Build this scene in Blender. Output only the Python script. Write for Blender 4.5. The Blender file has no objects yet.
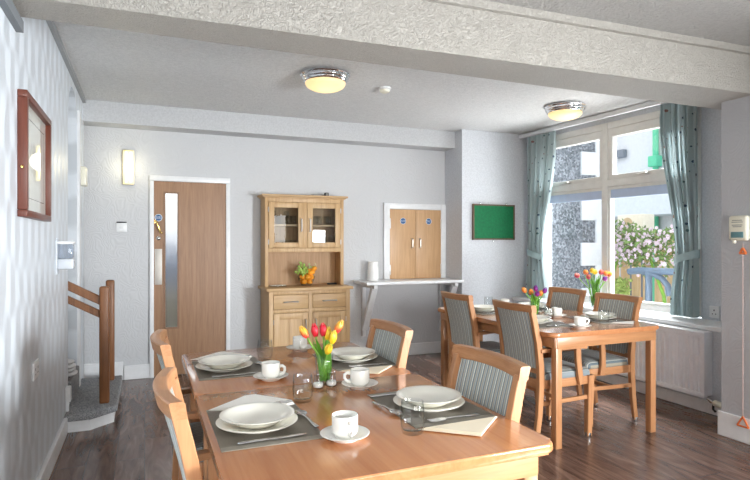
import bpy, bmesh, math, random
from mathutils import Vector, Matrix
random.seed(7)
PI = math.pi
R = math.radians
COL = bpy.context.scene.collection

# ------------------------------------------------------------------ colour / materials
def srgb(r, g, b):
    def f(c):
        c /= 255.0
        return c / 12.92 if c <= 0.04045 else ((c + 0.055) / 1.055) ** 2.4
    return (f(r), f(g), f(b), 1.0)

def new_mat(name):
    m = bpy.data.materials.new(name)
    m.use_nodes = True
    nt = m.node_tree
    return m, nt, nt.nodes['Principled BSDF']

def N(nt, kind, **kw):
    n = nt.nodes.new(kind)
    for k, v in kw.items():
        if k in n.inputs:
            n.inputs[k].default_value = v
        else:
            setattr(n, k, v)
    return n

def L(nt, a, ao, b, bi):
    nt.links.new(a.outputs[ao], b.inputs[bi])

def coords(nt, scale=(1, 1, 1), rot=(0, 0, 0), src='Object'):
    tc = N(nt, 'ShaderNodeTexCoord')
    mp = N(nt, 'ShaderNodeMapping')
    mp.inputs['Scale'].default_value = scale
    mp.inputs['Rotation'].default_value = rot
    L(nt, tc, src, mp, 'Vector')
    return mp

def ramp(nt, stops, interp='LINEAR'):
    r = N(nt, 'ShaderNodeValToRGB')
    r.color_ramp.interpolation = interp
    el = r.color_ramp.elements
    while len(el) < len(stops):
        el.new(0.5)
    for e, (p, c) in zip(el, stops):
        e.position = p
        e.color = c
    return r

def bump(nt, bsdf, src, out, strength=0.3, dist=0.01):
    b = N(nt, 'ShaderNodeBump', Strength=strength, Distance=dist)
    L(nt, src, out, b, 'Height')
    L(nt, b, 'Normal', bsdf, 'Normal')
    return b

def plain(name, c, rough=0.5, metal=0.0, spec=0.5, noise=0.04, coat=0.0):
    m, nt, b = new_mat(name)
    b.inputs['Roughness'].default_value = rough
    b.inputs['Metallic'].default_value = metal
    b.inputs['Specular IOR Level'].default_value = spec
    b.inputs['Coat Weight'].default_value = coat
    mp = coords(nt)
    nz = N(nt, 'ShaderNodeTexNoise', Scale=14.0, Detail=3.0)
    L(nt, mp, 'Vector', nz, 'Vector')
    lo = tuple(max(0, x * (1 - noise)) for x in c[:3]) + (1,)
    hi = tuple(min(1, x * (1 + noise)) for x in c[:3]) + (1,)
    rp = ramp(nt, [(0.3, lo), (0.7, hi)])
    L(nt, nz, 'Fac', rp, 'Fac')
    L(nt, rp, 'Color', b, 'Base Color')
    return m

def wood(name, c1, c2, axis='z', rough=0.38, scale=1.0, spec=0.5, coat=0.0):
    m, nt, b = new_mat(name)
    b.inputs['Roughness'].default_value = rough
    b.inputs['Specular IOR Level'].default_value = spec
    b.inputs['Coat Weight'].default_value = coat
    b.inputs['Coat Roughness'].default_value = 0.12
    s = {'x': (1.2, 22, 22), 'y': (22, 1.2, 22), 'z': (22, 22, 1.2)}[axis]
    mp = coords(nt, tuple(k * scale for k in s))
    n1 = N(nt, 'ShaderNodeTexNoise', Scale=1.6, Detail=6.0, Roughness=0.6, Distortion=0.6)
    L(nt, mp, 'Vector', n1, 'Vector')
    n2 = N(nt, 'ShaderNodeTexNoise', Scale=7.0, Detail=2.0)
    L(nt, mp, 'Vector', n2, 'Vector')
    mx = N(nt, 'ShaderNodeMath', operation='MULTIPLY_ADD')
    mx.inputs[1].default_value = 0.35
    L(nt, n2, 'Fac', mx, 0)
    L(nt, n1, 'Fac', mx, 2)
    rp = ramp(nt, [(0.45, c1), (0.85, c2)])
    L(nt, mx, 'Value', rp, 'Fac')
    L(nt, rp, 'Color', b, 'Base Color')
    return m

def emit(name, c, strength):
    m, nt, b = new_mat(name)
    b.inputs['Base Color'].default_value = c
    b.inputs['Emission Color'].default_value = c
    b.inputs['Emission Strength'].default_value = strength
    return m

def glass(name, rough=0.0, tint=(1, 1, 1, 1), ior=1.45):
    m, nt, b = new_mat(name)
    b.inputs['Base Color'].default_value = tint
    b.inputs['Roughness'].default_value = rough
    b.inputs['Transmission Weight'].default_value = 1.0
    b.inputs['IOR'].default_value = ior
    return m

def thin_glass(name, tint=(1, 1, 1, 1), edge=None):
    m = bpy.data.materials.new(name)
    m.use_nodes = True
    nt = m.node_tree
    nt.nodes.clear()
    o = N(nt, 'ShaderNodeOutputMaterial')
    t = N(nt, 'ShaderNodeBsdfTransparent', Color=tint)
    g = N(nt, 'ShaderNodeBsdfGlossy', Roughness=0.02)
    lw = N(nt, 'ShaderNodeFresnel', IOR=1.45)
    mx = N(nt, 'ShaderNodeMixShader')
    if edge:
        ly = N(nt, 'ShaderNodeLayerWeight', Blend=0.35)
        rp = ramp(nt, [(0.35, tint), (0.95, edge)])
        L(nt, ly, 'Facing', rp, 'Fac')
        L(nt, rp, 'Color', t, 'Color')
    ge = N(nt, 'ShaderNodeNewGeometry')
    iv = N(nt, 'ShaderNodeMath', operation='SUBTRACT'); iv.inputs[0].default_value = 1.0
    L(nt, ge, 'Backfacing', iv, 1)
    ml = N(nt, 'ShaderNodeMath', operation='MULTIPLY')
    L(nt, lw, 'Fac', ml, 0)
    L(nt, iv, 'Value', ml, 1)
    L(nt, ml, 'Value', mx, 0)
    L(nt, t, 'BSDF', mx, 1)
    L(nt, g, 'BSDF', mx, 2)
    L(nt, mx, 'Shader', o, 'Surface')
    return m

M = {}

def wall_mat(name, c, rough=0.55, kind='wave', strength=0.25):
    m, nt, b = new_mat(name)
    b.inputs['Roughness'].default_value = rough
    mp = coords(nt)
    if kind == 'wave':          # embossed swirls
        n0 = N(nt, 'ShaderNodeTexNoise', Scale=9.0, Detail=0.0)
        n0.inputs['Distortion'].default_value = 0.5
        L(nt, mp, 'Vector', n0, 'Vector')
        mu = N(nt, 'ShaderNodeMath', operation='MULTIPLY'); mu.inputs[1].default_value = 55.0
        L(nt, n0, 'Fac', mu, 0)
        w = N(nt, 'ShaderNodeMath', operation='SINE')
        L(nt, mu, 'Value', w, 0)
        bump(nt, b, w, 'Value', strength, 0.003)
        src = (w, 'Value')
    elif kind == 'leaf':        # tall staggered strips on the side wall (pattern in the Y-Z plane)
        mp.inputs['Rotation'].default_value = (R(0), R(90), R(90))
        tc = nt.nodes['Texture Coordinate']
        sx = N(nt, 'ShaderNodeSeparateXYZ')
        L(nt, tc, 'Object', sx, 'Vector')
        cb = N(nt, 'ShaderNodeCombineXYZ')
        L(nt, sx, 'Z', cb, 'X')
        L(nt, sx, 'Y', cb, 'Y')
        nz = N(nt, 'ShaderNodeTexNoise', Scale=5.0, Detail=2.0)
        L(nt, tc, 'Object', nz, 'Vector')
        def osc(out, period, amp):
            m1 = N(nt, 'ShaderNodeMath', operation='MULTIPLY'); m1.inputs[1].default_value = 2 * PI / period
            L(nt, sx, out, m1, 0)
            m2 = N(nt, 'ShaderNodeMath', operation='MULTIPLY_ADD'); m2.inputs[1].default_value = amp
            L(nt, nz, 'Fac', m2, 0); L(nt, m1, 'Value', m2, 2)
            m3 = N(nt, 'ShaderNodeMath', operation='SINE'); L(nt, m2, 'Value', m3, 0)
            return m3
        oy, oz = osc('Y', 0.19, 4.0), osc('Z', 0.46, 3.0)
        pm = N(nt, 'ShaderNodeMath', operation='MULTIPLY'); L(nt, oy, 'Value', pm, 0); L(nt, oz, 'Value', pm, 1)
        br = N(nt, 'ShaderNodeMath', operation='MULTIPLY_ADD'); br.inputs[1].default_value = 0.9; br.inputs[2].default_value = 0.5
        br.use_clamp = True
        L(nt, pm, 'Value', br, 0)
        bump(nt, b, br, 'Value', strength, 0.004)
        rr = ramp(nt, [(0.2, (0.28,) * 3 + (1,)), (0.8, (0.48,) * 3 + (1,))])
        L(nt, br, 'Value', rr, 'Fac')
        L(nt, rr, 'Color', b, 'Roughness')
        src = (br, 'Value')
    else:                       # stippled plaster
        n1 = N(nt, 'ShaderNodeTexNoise', Scale=kind[0], Detail=4.0, Roughness=0.6)
        n1.inputs['Distortion'].default_value = kind[1]
        L(nt, mp, 'Vector', n1, 'Vector')
        bump(nt, b, n1, 'Fac', strength, kind[2])
        src = (n1, 'Fac')
    d = {'wave': 0.985, 'leaf': 0.80}.get(kind if isinstance(kind, str) else '', 0.88)
    lo_, hi_ = (0.2, 0.8) if isinstance(kind, str) else (0.40, 0.60)  # stipple colour varied to paint in the glints on its relief
    rp = ramp(nt, [(lo_, tuple(x * d for x in c[:3]) + (1,)), (hi_, c)])
    L(nt, src[0], src[1], rp, 'Fac')
    L(nt, rp, 'Color', b, 'Base Color')
    return m

M['wall'] = wall_mat('grey_embossed_wallpaper', srgb(200, 201, 203), 0.5, 'wave', 0.2)
M['beam_back'] = wall_mat('back_beam_paint', srgb(196, 197, 199), 0.5, (60.0, 0.5, 0.004), 0.2)
M['wall_left'] = wall_mat('silver_leaf_wallpaper', srgb(222, 228, 234), 0.4, 'leaf', 0.4)
M['wall_plain'] = wall_mat('pale_grey_paint', srgb(212, 215, 220), 0.5, (60.0, 0.5, 0.004), 0.2)
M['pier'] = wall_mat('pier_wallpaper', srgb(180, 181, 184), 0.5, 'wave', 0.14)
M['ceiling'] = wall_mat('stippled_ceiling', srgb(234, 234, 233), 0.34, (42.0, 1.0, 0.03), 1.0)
M['ceiling_front'] = wall_mat('shaded_stippled_ceiling', srgb(176, 173, 169), 0.36, (42.0, 1.0, 0.03), 1.0)  # same stipple in a darker colour, painting in the light falloff up front
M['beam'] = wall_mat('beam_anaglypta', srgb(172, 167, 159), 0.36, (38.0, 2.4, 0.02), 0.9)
M['white'] = plain('white_gloss_paint', srgb(232, 233, 234), 0.32)
M['white_matt'] = plain('white_painted_wood', srgb(226, 227, 228), 0.45)
M['cream'] = plain('cream_window_frame', srgb(226, 224, 219), 0.35)
M['conduit'] = plain('grey_conduit', srgb(150, 152, 154), 0.5)
M['dark_trim'] = plain('dark_grey_strip', srgb(120, 124, 128), 0.6)

def floor_mat():
    m, nt, b = new_mat('laminate_planks')
    tc = N(nt, 'ShaderNodeTexCoord')
    mp = N(nt, 'ShaderNodeMapping')
    mp.inputs['Rotation'].default_value = (0, 0, R(90))
    L(nt, tc, 'Object', mp, 'Vector')
    br = N(nt, 'ShaderNodeTexBrick', Scale=1.0)
    br.offset = 0.37
    br.inputs['Brick Width'].default_value = 0.95
    br.inputs['Row Height'].default_value = 0.165
    br.inputs['Mortar Size'].default_value = 0.0025
    br.inputs['Color1'].default_value = (0.15, 0.15, 0.15, 1)
    br.inputs['Color2'].default_value = (0.85, 0.85, 0.85, 1)
    br.inputs['Mortar'].default_value = (0, 0, 0, 1)
    L(nt, mp, 'Vector', br, 'Vector')
    m2 = N(nt, 'ShaderNodeMapping')
    m2.inputs['Scale'].default_value = (9, 1.3, 1)
    L(nt, tc, 'Object', m2, 'Vector')
    ofs = N(nt, 'ShaderNodeVectorMath', operation='MULTIPLY_ADD')
    ofs.inputs[1].default_value = (7, 7, 7)
    L(nt, br, 'Color', ofs, 0)
    L(nt, m2, 'Vector', ofs, 2)
    n1 = N(nt, 'ShaderNodeTexNoise', Scale=1.5, Detail=5.0, Roughness=0.6, Distortion=1.6)
    L(nt, ofs, 'Vector', n1, 'Vector')
    rp = ramp(nt, [(0.32, srgb(82, 61, 52)), (0.55, srgb(112, 87, 76)), (0.75, srgb(138, 112, 99))])
    L(nt, n1, 'Fac', rp, 'Fac')
    rp2 = ramp(nt, [(0.0, (0.45, 0.45, 0.45, 1)), (0.1, (0.85, 0.85, 0.85, 1)), (1.0, (1.1, 1.1, 1.1, 1))])
    L(nt, br, 'Color', rp2, 'Fac')
    mx = N(nt, 'ShaderNodeMix', data_type='RGBA', blend_type='MULTIPLY')
    mx.inputs[0].default_value = 1.0
    L(nt, rp, 'Color', mx, 6)
    L(nt, rp2, 'Color', mx, 7)
    L(nt, mx, 2, b, 'Base Color')
    b.inputs['Roughness'].default_value = 0.24
    bump(nt, b, n1, 'Fac', 0.06, 0.004)
    return m
M['floor'] = floor_mat()

BE1, BE2 = srgb(168, 114, 74), srgb(192, 140, 98)
M['beech'] = wood('beech', BE1, BE2, 'z', 0.35)
M['beech_x'] = wood('beech_long', BE1, BE2, 'x', 0.35)
M['beech_y'] = wood('beech_cross', BE1, BE2, 'y', 0.35)
M['table_top'] = wood('beech_laminate_top', srgb(172, 110, 68), srgb(190, 130, 86), 'y', 0.17, 0.6, 0.6, 0.25)
M['table_edge'] = wood('beech_table_frame', srgb(164, 112, 72), srgb(186, 134, 92), 'x', 0.32)
M['oak'] = wood('oak_upright', srgb(184, 146, 100), srgb(206, 172, 126), 'z', 0.45)
M['oak_x'] = wood('oak_level', srgb(184, 146, 100), srgb(206, 172, 126), 'x', 0.45)
M['oak_dark'] = wood('oak_back', srgb(158, 118, 74), srgb(184, 144, 98), 'z', 0.5)
M['door'] = wood('veneer_door', srgb(136, 98, 68), srgb(160, 120, 86), 'z', 0.42)
M['door_bead'] = wood('door_bead', srgb(122, 88, 62), srgb(140, 104, 76), 'z', 0.42)
M['hatch'] = wood('hatch_veneer', srgb(190, 150, 108), srgb(208, 168, 126), 'z', 0.42)
M['pine'] = wood('stained_pine', srgb(112, 70, 40), srgb(144, 94, 56), 'z', 0.4)
M['mahogany'] = wood('mahogany', srgb(80, 40, 30), srgb(108, 58, 44), 'z', 0.35)

M['chrome'] = plain('chrome', (0.82, 0.82, 0.83, 1), 0.12, 1.0, noise=0.01)
M['steel'] = plain('brushed_steel', (0.68, 0.68, 0.67, 1), 0.24, 1.0, noise=0.02)
M['brass'] = plain('brass', srgb(222, 190, 120), 0.25, 1.0)
M['push_plate'] = plain('satin_push_plate', srgb(196, 190, 182), 0.45, 0.2)
M['nickel'] = plain('satin_nickel', (0.7, 0.68, 0.65, 1), 0.3, 1.0)
M['plate'] = plain('ivory_china', srgb(236, 233, 222), 0.16, noise=0.01, spec=0.6)
M['cup'] = plain('white_china', srgb(240, 238, 231), 0.14, noise=0.01, spec=0.6)
M['glass'] = thin_glass('clear_drinking_glass', (0.955, 0.965, 0.965, 1), edge=(0.70, 0.74, 0.74, 1))
M['pane'] = thin_glass('window_pane')
M['cab_pane'] = thin_glass('cabinet_pane', (0.86, 0.88, 0.88, 1))
M['napkin'] = plain('white_paper_napkin', srgb(244, 240, 232), 0.8, noise=0.01)
M['napkin_cream'] = plain('cream_paper_napkin', srgb(246, 232, 206), 0.8, noise=0.01)
M['salt'] = plain('white_salt', srgb(240, 238, 232), 0.8)
M['water'] = glass('water', 0.0, (0.97, 1, 0.97, 1), 1.33)
M['green_stem'] = plain('green_stem', srgb(126, 178, 66), 0.45, noise=0.15)
M['green_leaf'] = plain('green_leaf', srgb(104, 164, 52), 0.4, noise=0.2)
def petal(name, a, b_):
    m, nt, b = new_mat(name)
    tc = N(nt, 'ShaderNodeTexCoord')
    sx = N(nt, 'ShaderNodeSeparateXYZ')
    L(nt, tc, 'Generated', sx, 'Vector')
    nz = N(nt, 'ShaderNodeTexNoise', Scale=6.0)
    L(nt, tc, 'Generated', nz, 'Vector')
    ad = N(nt, 'ShaderNodeMath', operation='MULTIPLY_ADD')
    ad.inputs[1].default_value = 0.5
    L(nt, nz, 'Fac', ad, 0)
    L(nt, sx, 'Z', ad, 2)
    rp = ramp(nt, [(0.45, a), (1.1, b_)])
    L(nt, ad, 'Value', rp, 'Fac')
    L(nt, rp, 'Color', b, 'Base Color')
    b.inputs['Roughness'].default_value = 0.45
    b.inputs['Subsurface Weight'].default_value = 0.0
    return m
M['tulip_red'] = petal('red_petal', srgb(190, 22, 40), srgb(205, 30, 50))
M['tulip_yellow'] = petal('yellow_petal', srgb(244, 200, 40), srgb(250, 214, 70))
M['tulip_mix'] = petal('flame_petal', srgb(214, 60, 60), srgb(250, 190, 60))
M['tulip_orange'] = petal('orange_petal', srgb(232, 120, 60), srgb(248, 160, 60))
M['tulip_purple'] = petal('purple_petal', srgb(150, 40, 130), srgb(120, 40, 140))
M['tulip_pink'] = petal('pink_petal', srgb(206, 60, 90), srgb(240, 120, 90))

def mat_weave():
    m, nt, b = new_mat('woven_grey_placemat')
    mp = coords(nt, (1, 1, 1))
    ck = N(nt, 'ShaderNodeTexChecker', Scale=420.0)
    ck.inputs['Color1'].default_value = srgb(128, 120, 108)
    ck.inputs['Color2'].default_value = srgb(96, 90, 80)
    L(nt, mp, 'Vector', ck, 'Vector')
    L(nt, ck, 'Color', b, 'Base Color')
    b.inputs['Roughness'].default_value = 0.5
    return m
M['mat'] = mat_weave()
M['mat_band'] = plain('placemat_band', srgb(138, 131, 118), 0.42, noise=0.1)

def stripes(name, axis, dark=1.0):
    m, nt, b = new_mat(name)
    tc = N(nt, 'ShaderNodeTexCoord')
    sx = N(nt, 'ShaderNodeSeparateXYZ')
    L(nt, tc, 'Object', sx, 'Vector')
    ml = N(nt, 'ShaderNodeMath', operation='MULTIPLY')
    ml.inputs[1].default_value = 1 / 0.047
    L(nt, sx, axis, ml, 0)
    fr = N(nt, 'ShaderNodeMath', operation='FRACT')
    L(nt, ml, 'Value', fr, 0)
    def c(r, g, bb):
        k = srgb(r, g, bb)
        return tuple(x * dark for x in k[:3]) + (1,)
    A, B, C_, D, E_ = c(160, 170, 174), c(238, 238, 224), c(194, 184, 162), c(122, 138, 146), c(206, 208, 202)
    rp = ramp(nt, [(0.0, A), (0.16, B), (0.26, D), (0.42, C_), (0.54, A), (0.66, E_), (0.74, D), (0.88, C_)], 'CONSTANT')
    L(nt, fr, 'Value', rp, 'Fac')
    L(nt, rp, 'Color', b, 'Base Color')
    b.inputs['Roughness'].default_value = 0.6
    b.inputs['Sheen Weight'].default_value = 0.15
    return m
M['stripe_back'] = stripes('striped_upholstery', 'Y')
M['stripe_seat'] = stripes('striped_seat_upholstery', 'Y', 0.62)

def carpet():
    m, nt, b = new_mat('grey_fleck_carpet')
    mp = coords(nt)
    n1 = N(nt, 'ShaderNodeTexNoise', Scale=160.0, Detail=2.0)
    L(nt, mp, 'Vector', n1, 'Vector')
    rp = ramp(nt, [(0.35, srgb(92, 94, 98)), (0.65, srgb(186, 188, 190))])
    L(nt, n1, 'Fac', rp, 'Fac')
    L(nt, rp, 'Color', b, 'Base Color')
    b.inputs['Roughness'].default_value = 0.95
    bump(nt, b, n1, 'Fac', 0.6, 0.006)
    return m
M['carpet'] = carpet()

def curtain_mat():
    m, nt, b = new_mat('leaf_print_curtain')
    tc = N(nt, 'ShaderNodeTexCoord')
    mp = N(nt, 'ShaderNodeMapping')
    mp.inputs['Scale'].default_value = (24.0, 15.0, 1.0)
    L(nt, tc, 'UV', mp, 'Vector')
    v = N(nt, 'ShaderNodeTexVoronoi', Scale=1.0)
    v.inputs['Randomness'].default_value = 0.75
    L(nt, mp, 'Vector', v, 'Vector')
    lt = N(nt, 'ShaderNodeMath', operation='LESS_THAN')
    lt.inputs[1].default_value = 0.2
    L(nt, v, 'Distance', lt, 0)
    rp = ramp(nt, [(0.0, srgb(62, 84, 104)), (0.4, srgb(92, 120, 122)), (0.6, srgb(150, 112, 104)), (0.8, srgb(54, 74, 92))], 'CONSTANT')
    sp = N(nt, 'ShaderNodeSeparateColor')
    L(nt, v, 'Color', sp, 'Color')
    L(nt, sp, 0, rp, 'Fac')
    mx = N(nt, 'ShaderNodeMix', data_type='RGBA')
    mx.inputs[6].default_value = srgb(188, 202, 203)
    L(nt, lt, 'Value', mx, 0)
    L(nt, rp, 'Color', mx, 7)
    L(nt, mx, 2, b, 'Base Color')
    b.inputs['Roughness'].default_value = 0.8
    tr = N(nt, 'ShaderNodeBsdfTranslucent')
    L(nt, mx, 2, tr, 'Color')
    ms = N(nt, 'ShaderNodeMixShader'); ms.inputs[0].default_value = 0.35
    L(nt, b, 'BSDF', ms, 1); L(nt, tr, 'BSDF', ms, 2)
    L(nt, ms, 'Shader', nt.nodes['Material Output'], 'Surface')
    return m
M['curtain'] = curtain_mat()
M['curtain_lining'] = plain('pale_curtain_tie', srgb(172, 196, 198), 0.8, noise=0.1)

def green_board():
    m, nt, b = new_mat('green_felt_board')
    mp = coords(nt)
    n1 = N(nt, 'ShaderNodeTexNoise', Scale=40.0, Detail=3.0)
    L(nt, mp, 'Vector', n1, 'Vector')
    rp = ramp(nt, [(0.3, srgb(0, 96, 56)), (0.7, srgb(0, 112, 66))])
    L(nt, n1, 'Fac', rp, 'Fac')
    L(nt, rp, 'Color', b, 'Base Color')
    b.inputs['Roughness'].default_value = 0.8
    return m
M['green'] = green_board()
M['bracket_brown'] = plain('dark_brown_frame', srgb(96, 76, 54), 0.5)
M['blue_sign'] = plain('blue_sign', srgb(36, 84, 136), 0.4)
M['sign_white'] = plain('sign_lettering', srgb(225, 235, 245), 0.5)
M['radiator'] = plain('radiator_enamel', srgb(246, 247, 250), 0.3)
M['black'] = plain('black_plastic', srgb(28, 28, 30), 0.4)
M['ivory'] = plain('ivory_plastic', srgb(228, 224, 206), 0.35)
M['teal_label'] = plain('teal_label', srgb(98, 138, 142), 0.5)
M['grey_print'] = plain('grey_print', srgb(150, 150, 142), 0.6)
M['orange_plastic'] = plain('orange_plastic', srgb(226, 120, 62), 0.4)
M['cord'] = plain('pale_cord', srgb(214, 182, 170), 0.6)
M['clear_plastic'] = thin_glass('clear_plastic', (0.80, 0.84, 0.90, 1))
M['disp_grey'] = plain('dispenser_grey', srgb(196, 200, 206), 0.35)
M['frost'] = glass('frosted_glass', 0.35)
M['jug'] = plain('white_ceramic', srgb(238, 238, 236), 0.25)
M['orange'] = plain('orange_peel', srgb(244, 160, 40), 0.45, noise=0.12)
M['grape'] = plain('green_grape', srgb(168, 196, 96), 0.3, noise=0.15)
M['ivy'] = plain('variegated_leaf', srgb(196, 208, 150), 0.5, noise=0.35)
def drawing():
    m, nt, b = new_mat('pencil_drawing_print')
    tc = N(nt, 'ShaderNodeTexCoord')
    n1 = N(nt, 'ShaderNodeTexNoise', Scale=7.0, Detail=8.0, Roughness=0.7)
    L(nt, tc, 'Generated', n1, 'Vector')
    sx = N(nt, 'ShaderNodeSeparateXYZ')
    L(nt, tc, 'Generated', sx, 'Vector')
    def bandf(out, c, w):
        s = N(nt, 'ShaderNodeMath', operation='SUBTRACT'); s.inputs[1].default_value = c
        L(nt, sx, out, s, 0)
        a = N(nt, 'ShaderNodeMath', operation='ABSOLUTE'); L(nt, s, 'Value', a, 0)
        q = N(nt, 'ShaderNodeMath', operation='DIVIDE'); q.inputs[1].default_value = w; L(nt, a, 'Value', q, 0)
        q2 = N(nt, 'ShaderNodeMath', operation='SUBTRACT'); q2.inputs[0].default_value = 1.0; q2.use_clamp = True
        L(nt, q, 'Value', q2, 1)
        return q2
    by, bz = bandf('Y', 0.45, 0.4), bandf('Z', 0.5, 0.32)
    mm = N(nt, 'ShaderNodeMath', operation='MULTIPLY'); L(nt, by, 'Value', mm, 0); L(nt, bz, 'Value', mm, 1)
    m3 = N(nt, 'ShaderNodeMath', operation='MULTIPLY'); L(nt, mm, 'Value', m3, 0); L(nt, n1, 'Fac', m3, 1)
    rp = ramp(nt, [(0.06, srgb(206, 206, 198)), (0.2, srgb(140, 142, 138)), (0.42, srgb(90, 92, 90))])
    L(nt, m3, 'Value', rp, 'Fac')
    L(nt, rp, 'Color', b, 'Base Color')
    b.inputs['Roughness'].default_value = 0.6
    b.inputs['Coat Weight'].default_value = 1.0
    b.inputs['Coat Roughness'].default_value = 0.03
    return m
M['drawing'] = drawing()
M['mount'] = plain('pale_mount', srgb(206, 206, 198), 0.6, coat=1.0)
M['mount_line'] = plain('mount_line', srgb(110, 108, 102), 0.6, coat=1.0)
M['tube_light'] = emit('fluorescent_tube', (1.0, 0.93, 0.62, 1), 1.5)
M['diffuser'] = emit('lamp_diffuser', (1.0, 0.90, 0.55, 1), 0.45)
M['dome'] = emit('opal_glass_dome', (1.0, 0.74, 0.34, 1), 1.0)
M['dome'].node_tree.nodes['Principled BSDF'].inputs['Base Color'].default_value = (0.35, 0.30, 0.2, 1)

# outdoors
def pebble():
    m, nt, b = new_mat('pebbledash')
    mp = coords(nt)
    v = N(nt, 'ShaderNodeTexVoronoi', Scale=38.0)
    L(nt, mp, 'Vector', v, 'Vector')
    sp = N(nt, 'ShaderNodeSeparateColor')
    L(nt, v, 'Color', sp, 'Color')
    rp = ramp(nt, [(0.0, srgb(74, 79, 85)), (0.5, srgb(102, 108, 115)), (1.0, srgb(142, 148, 155))])
    L(nt, sp, 0, rp, 'Fac')
    L(nt, rp, 'Color', b, 'Base Color')
    b.inputs['Roughness'].default_value = 0.8
    bump(nt, b, v, 'Distance', 0.3, 0.01)
    return m
M['pebble'] = pebble()
M['render_white'] = plain('white_render', srgb(206, 210, 214), 0.8)
M['slate'] = plain('slate_grey', srgb(120, 128, 138), 0.7)
M['fence'] = wood('fence_wood', srgb(206, 172, 128), srgb(226, 198, 158), 'z', 0.7)
M['rail_blue'] = plain('blue_grey_rail', srgb(82, 98, 114), 0.4)
M['downpipe'] = plain('green_downpipe', srgb(84, 190, 150), 0.5)
M['leaf_out'] = plain('garden_foliage', srgb(120, 148, 84), 0.6, noise=0.35)
M['blossom'] = plain('pink_white_blossom', srgb(240, 220, 232), 0.6, noise=0.1)
M['paving'] = plain('pale_paving', srgb(190, 188, 182), 0.8)
M['blue_reflection'] = plain('bead_blue_reflection', srgb(190, 205, 230), 0.5)  # blue of a reflection on the frame bead, painted as its colour

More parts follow.
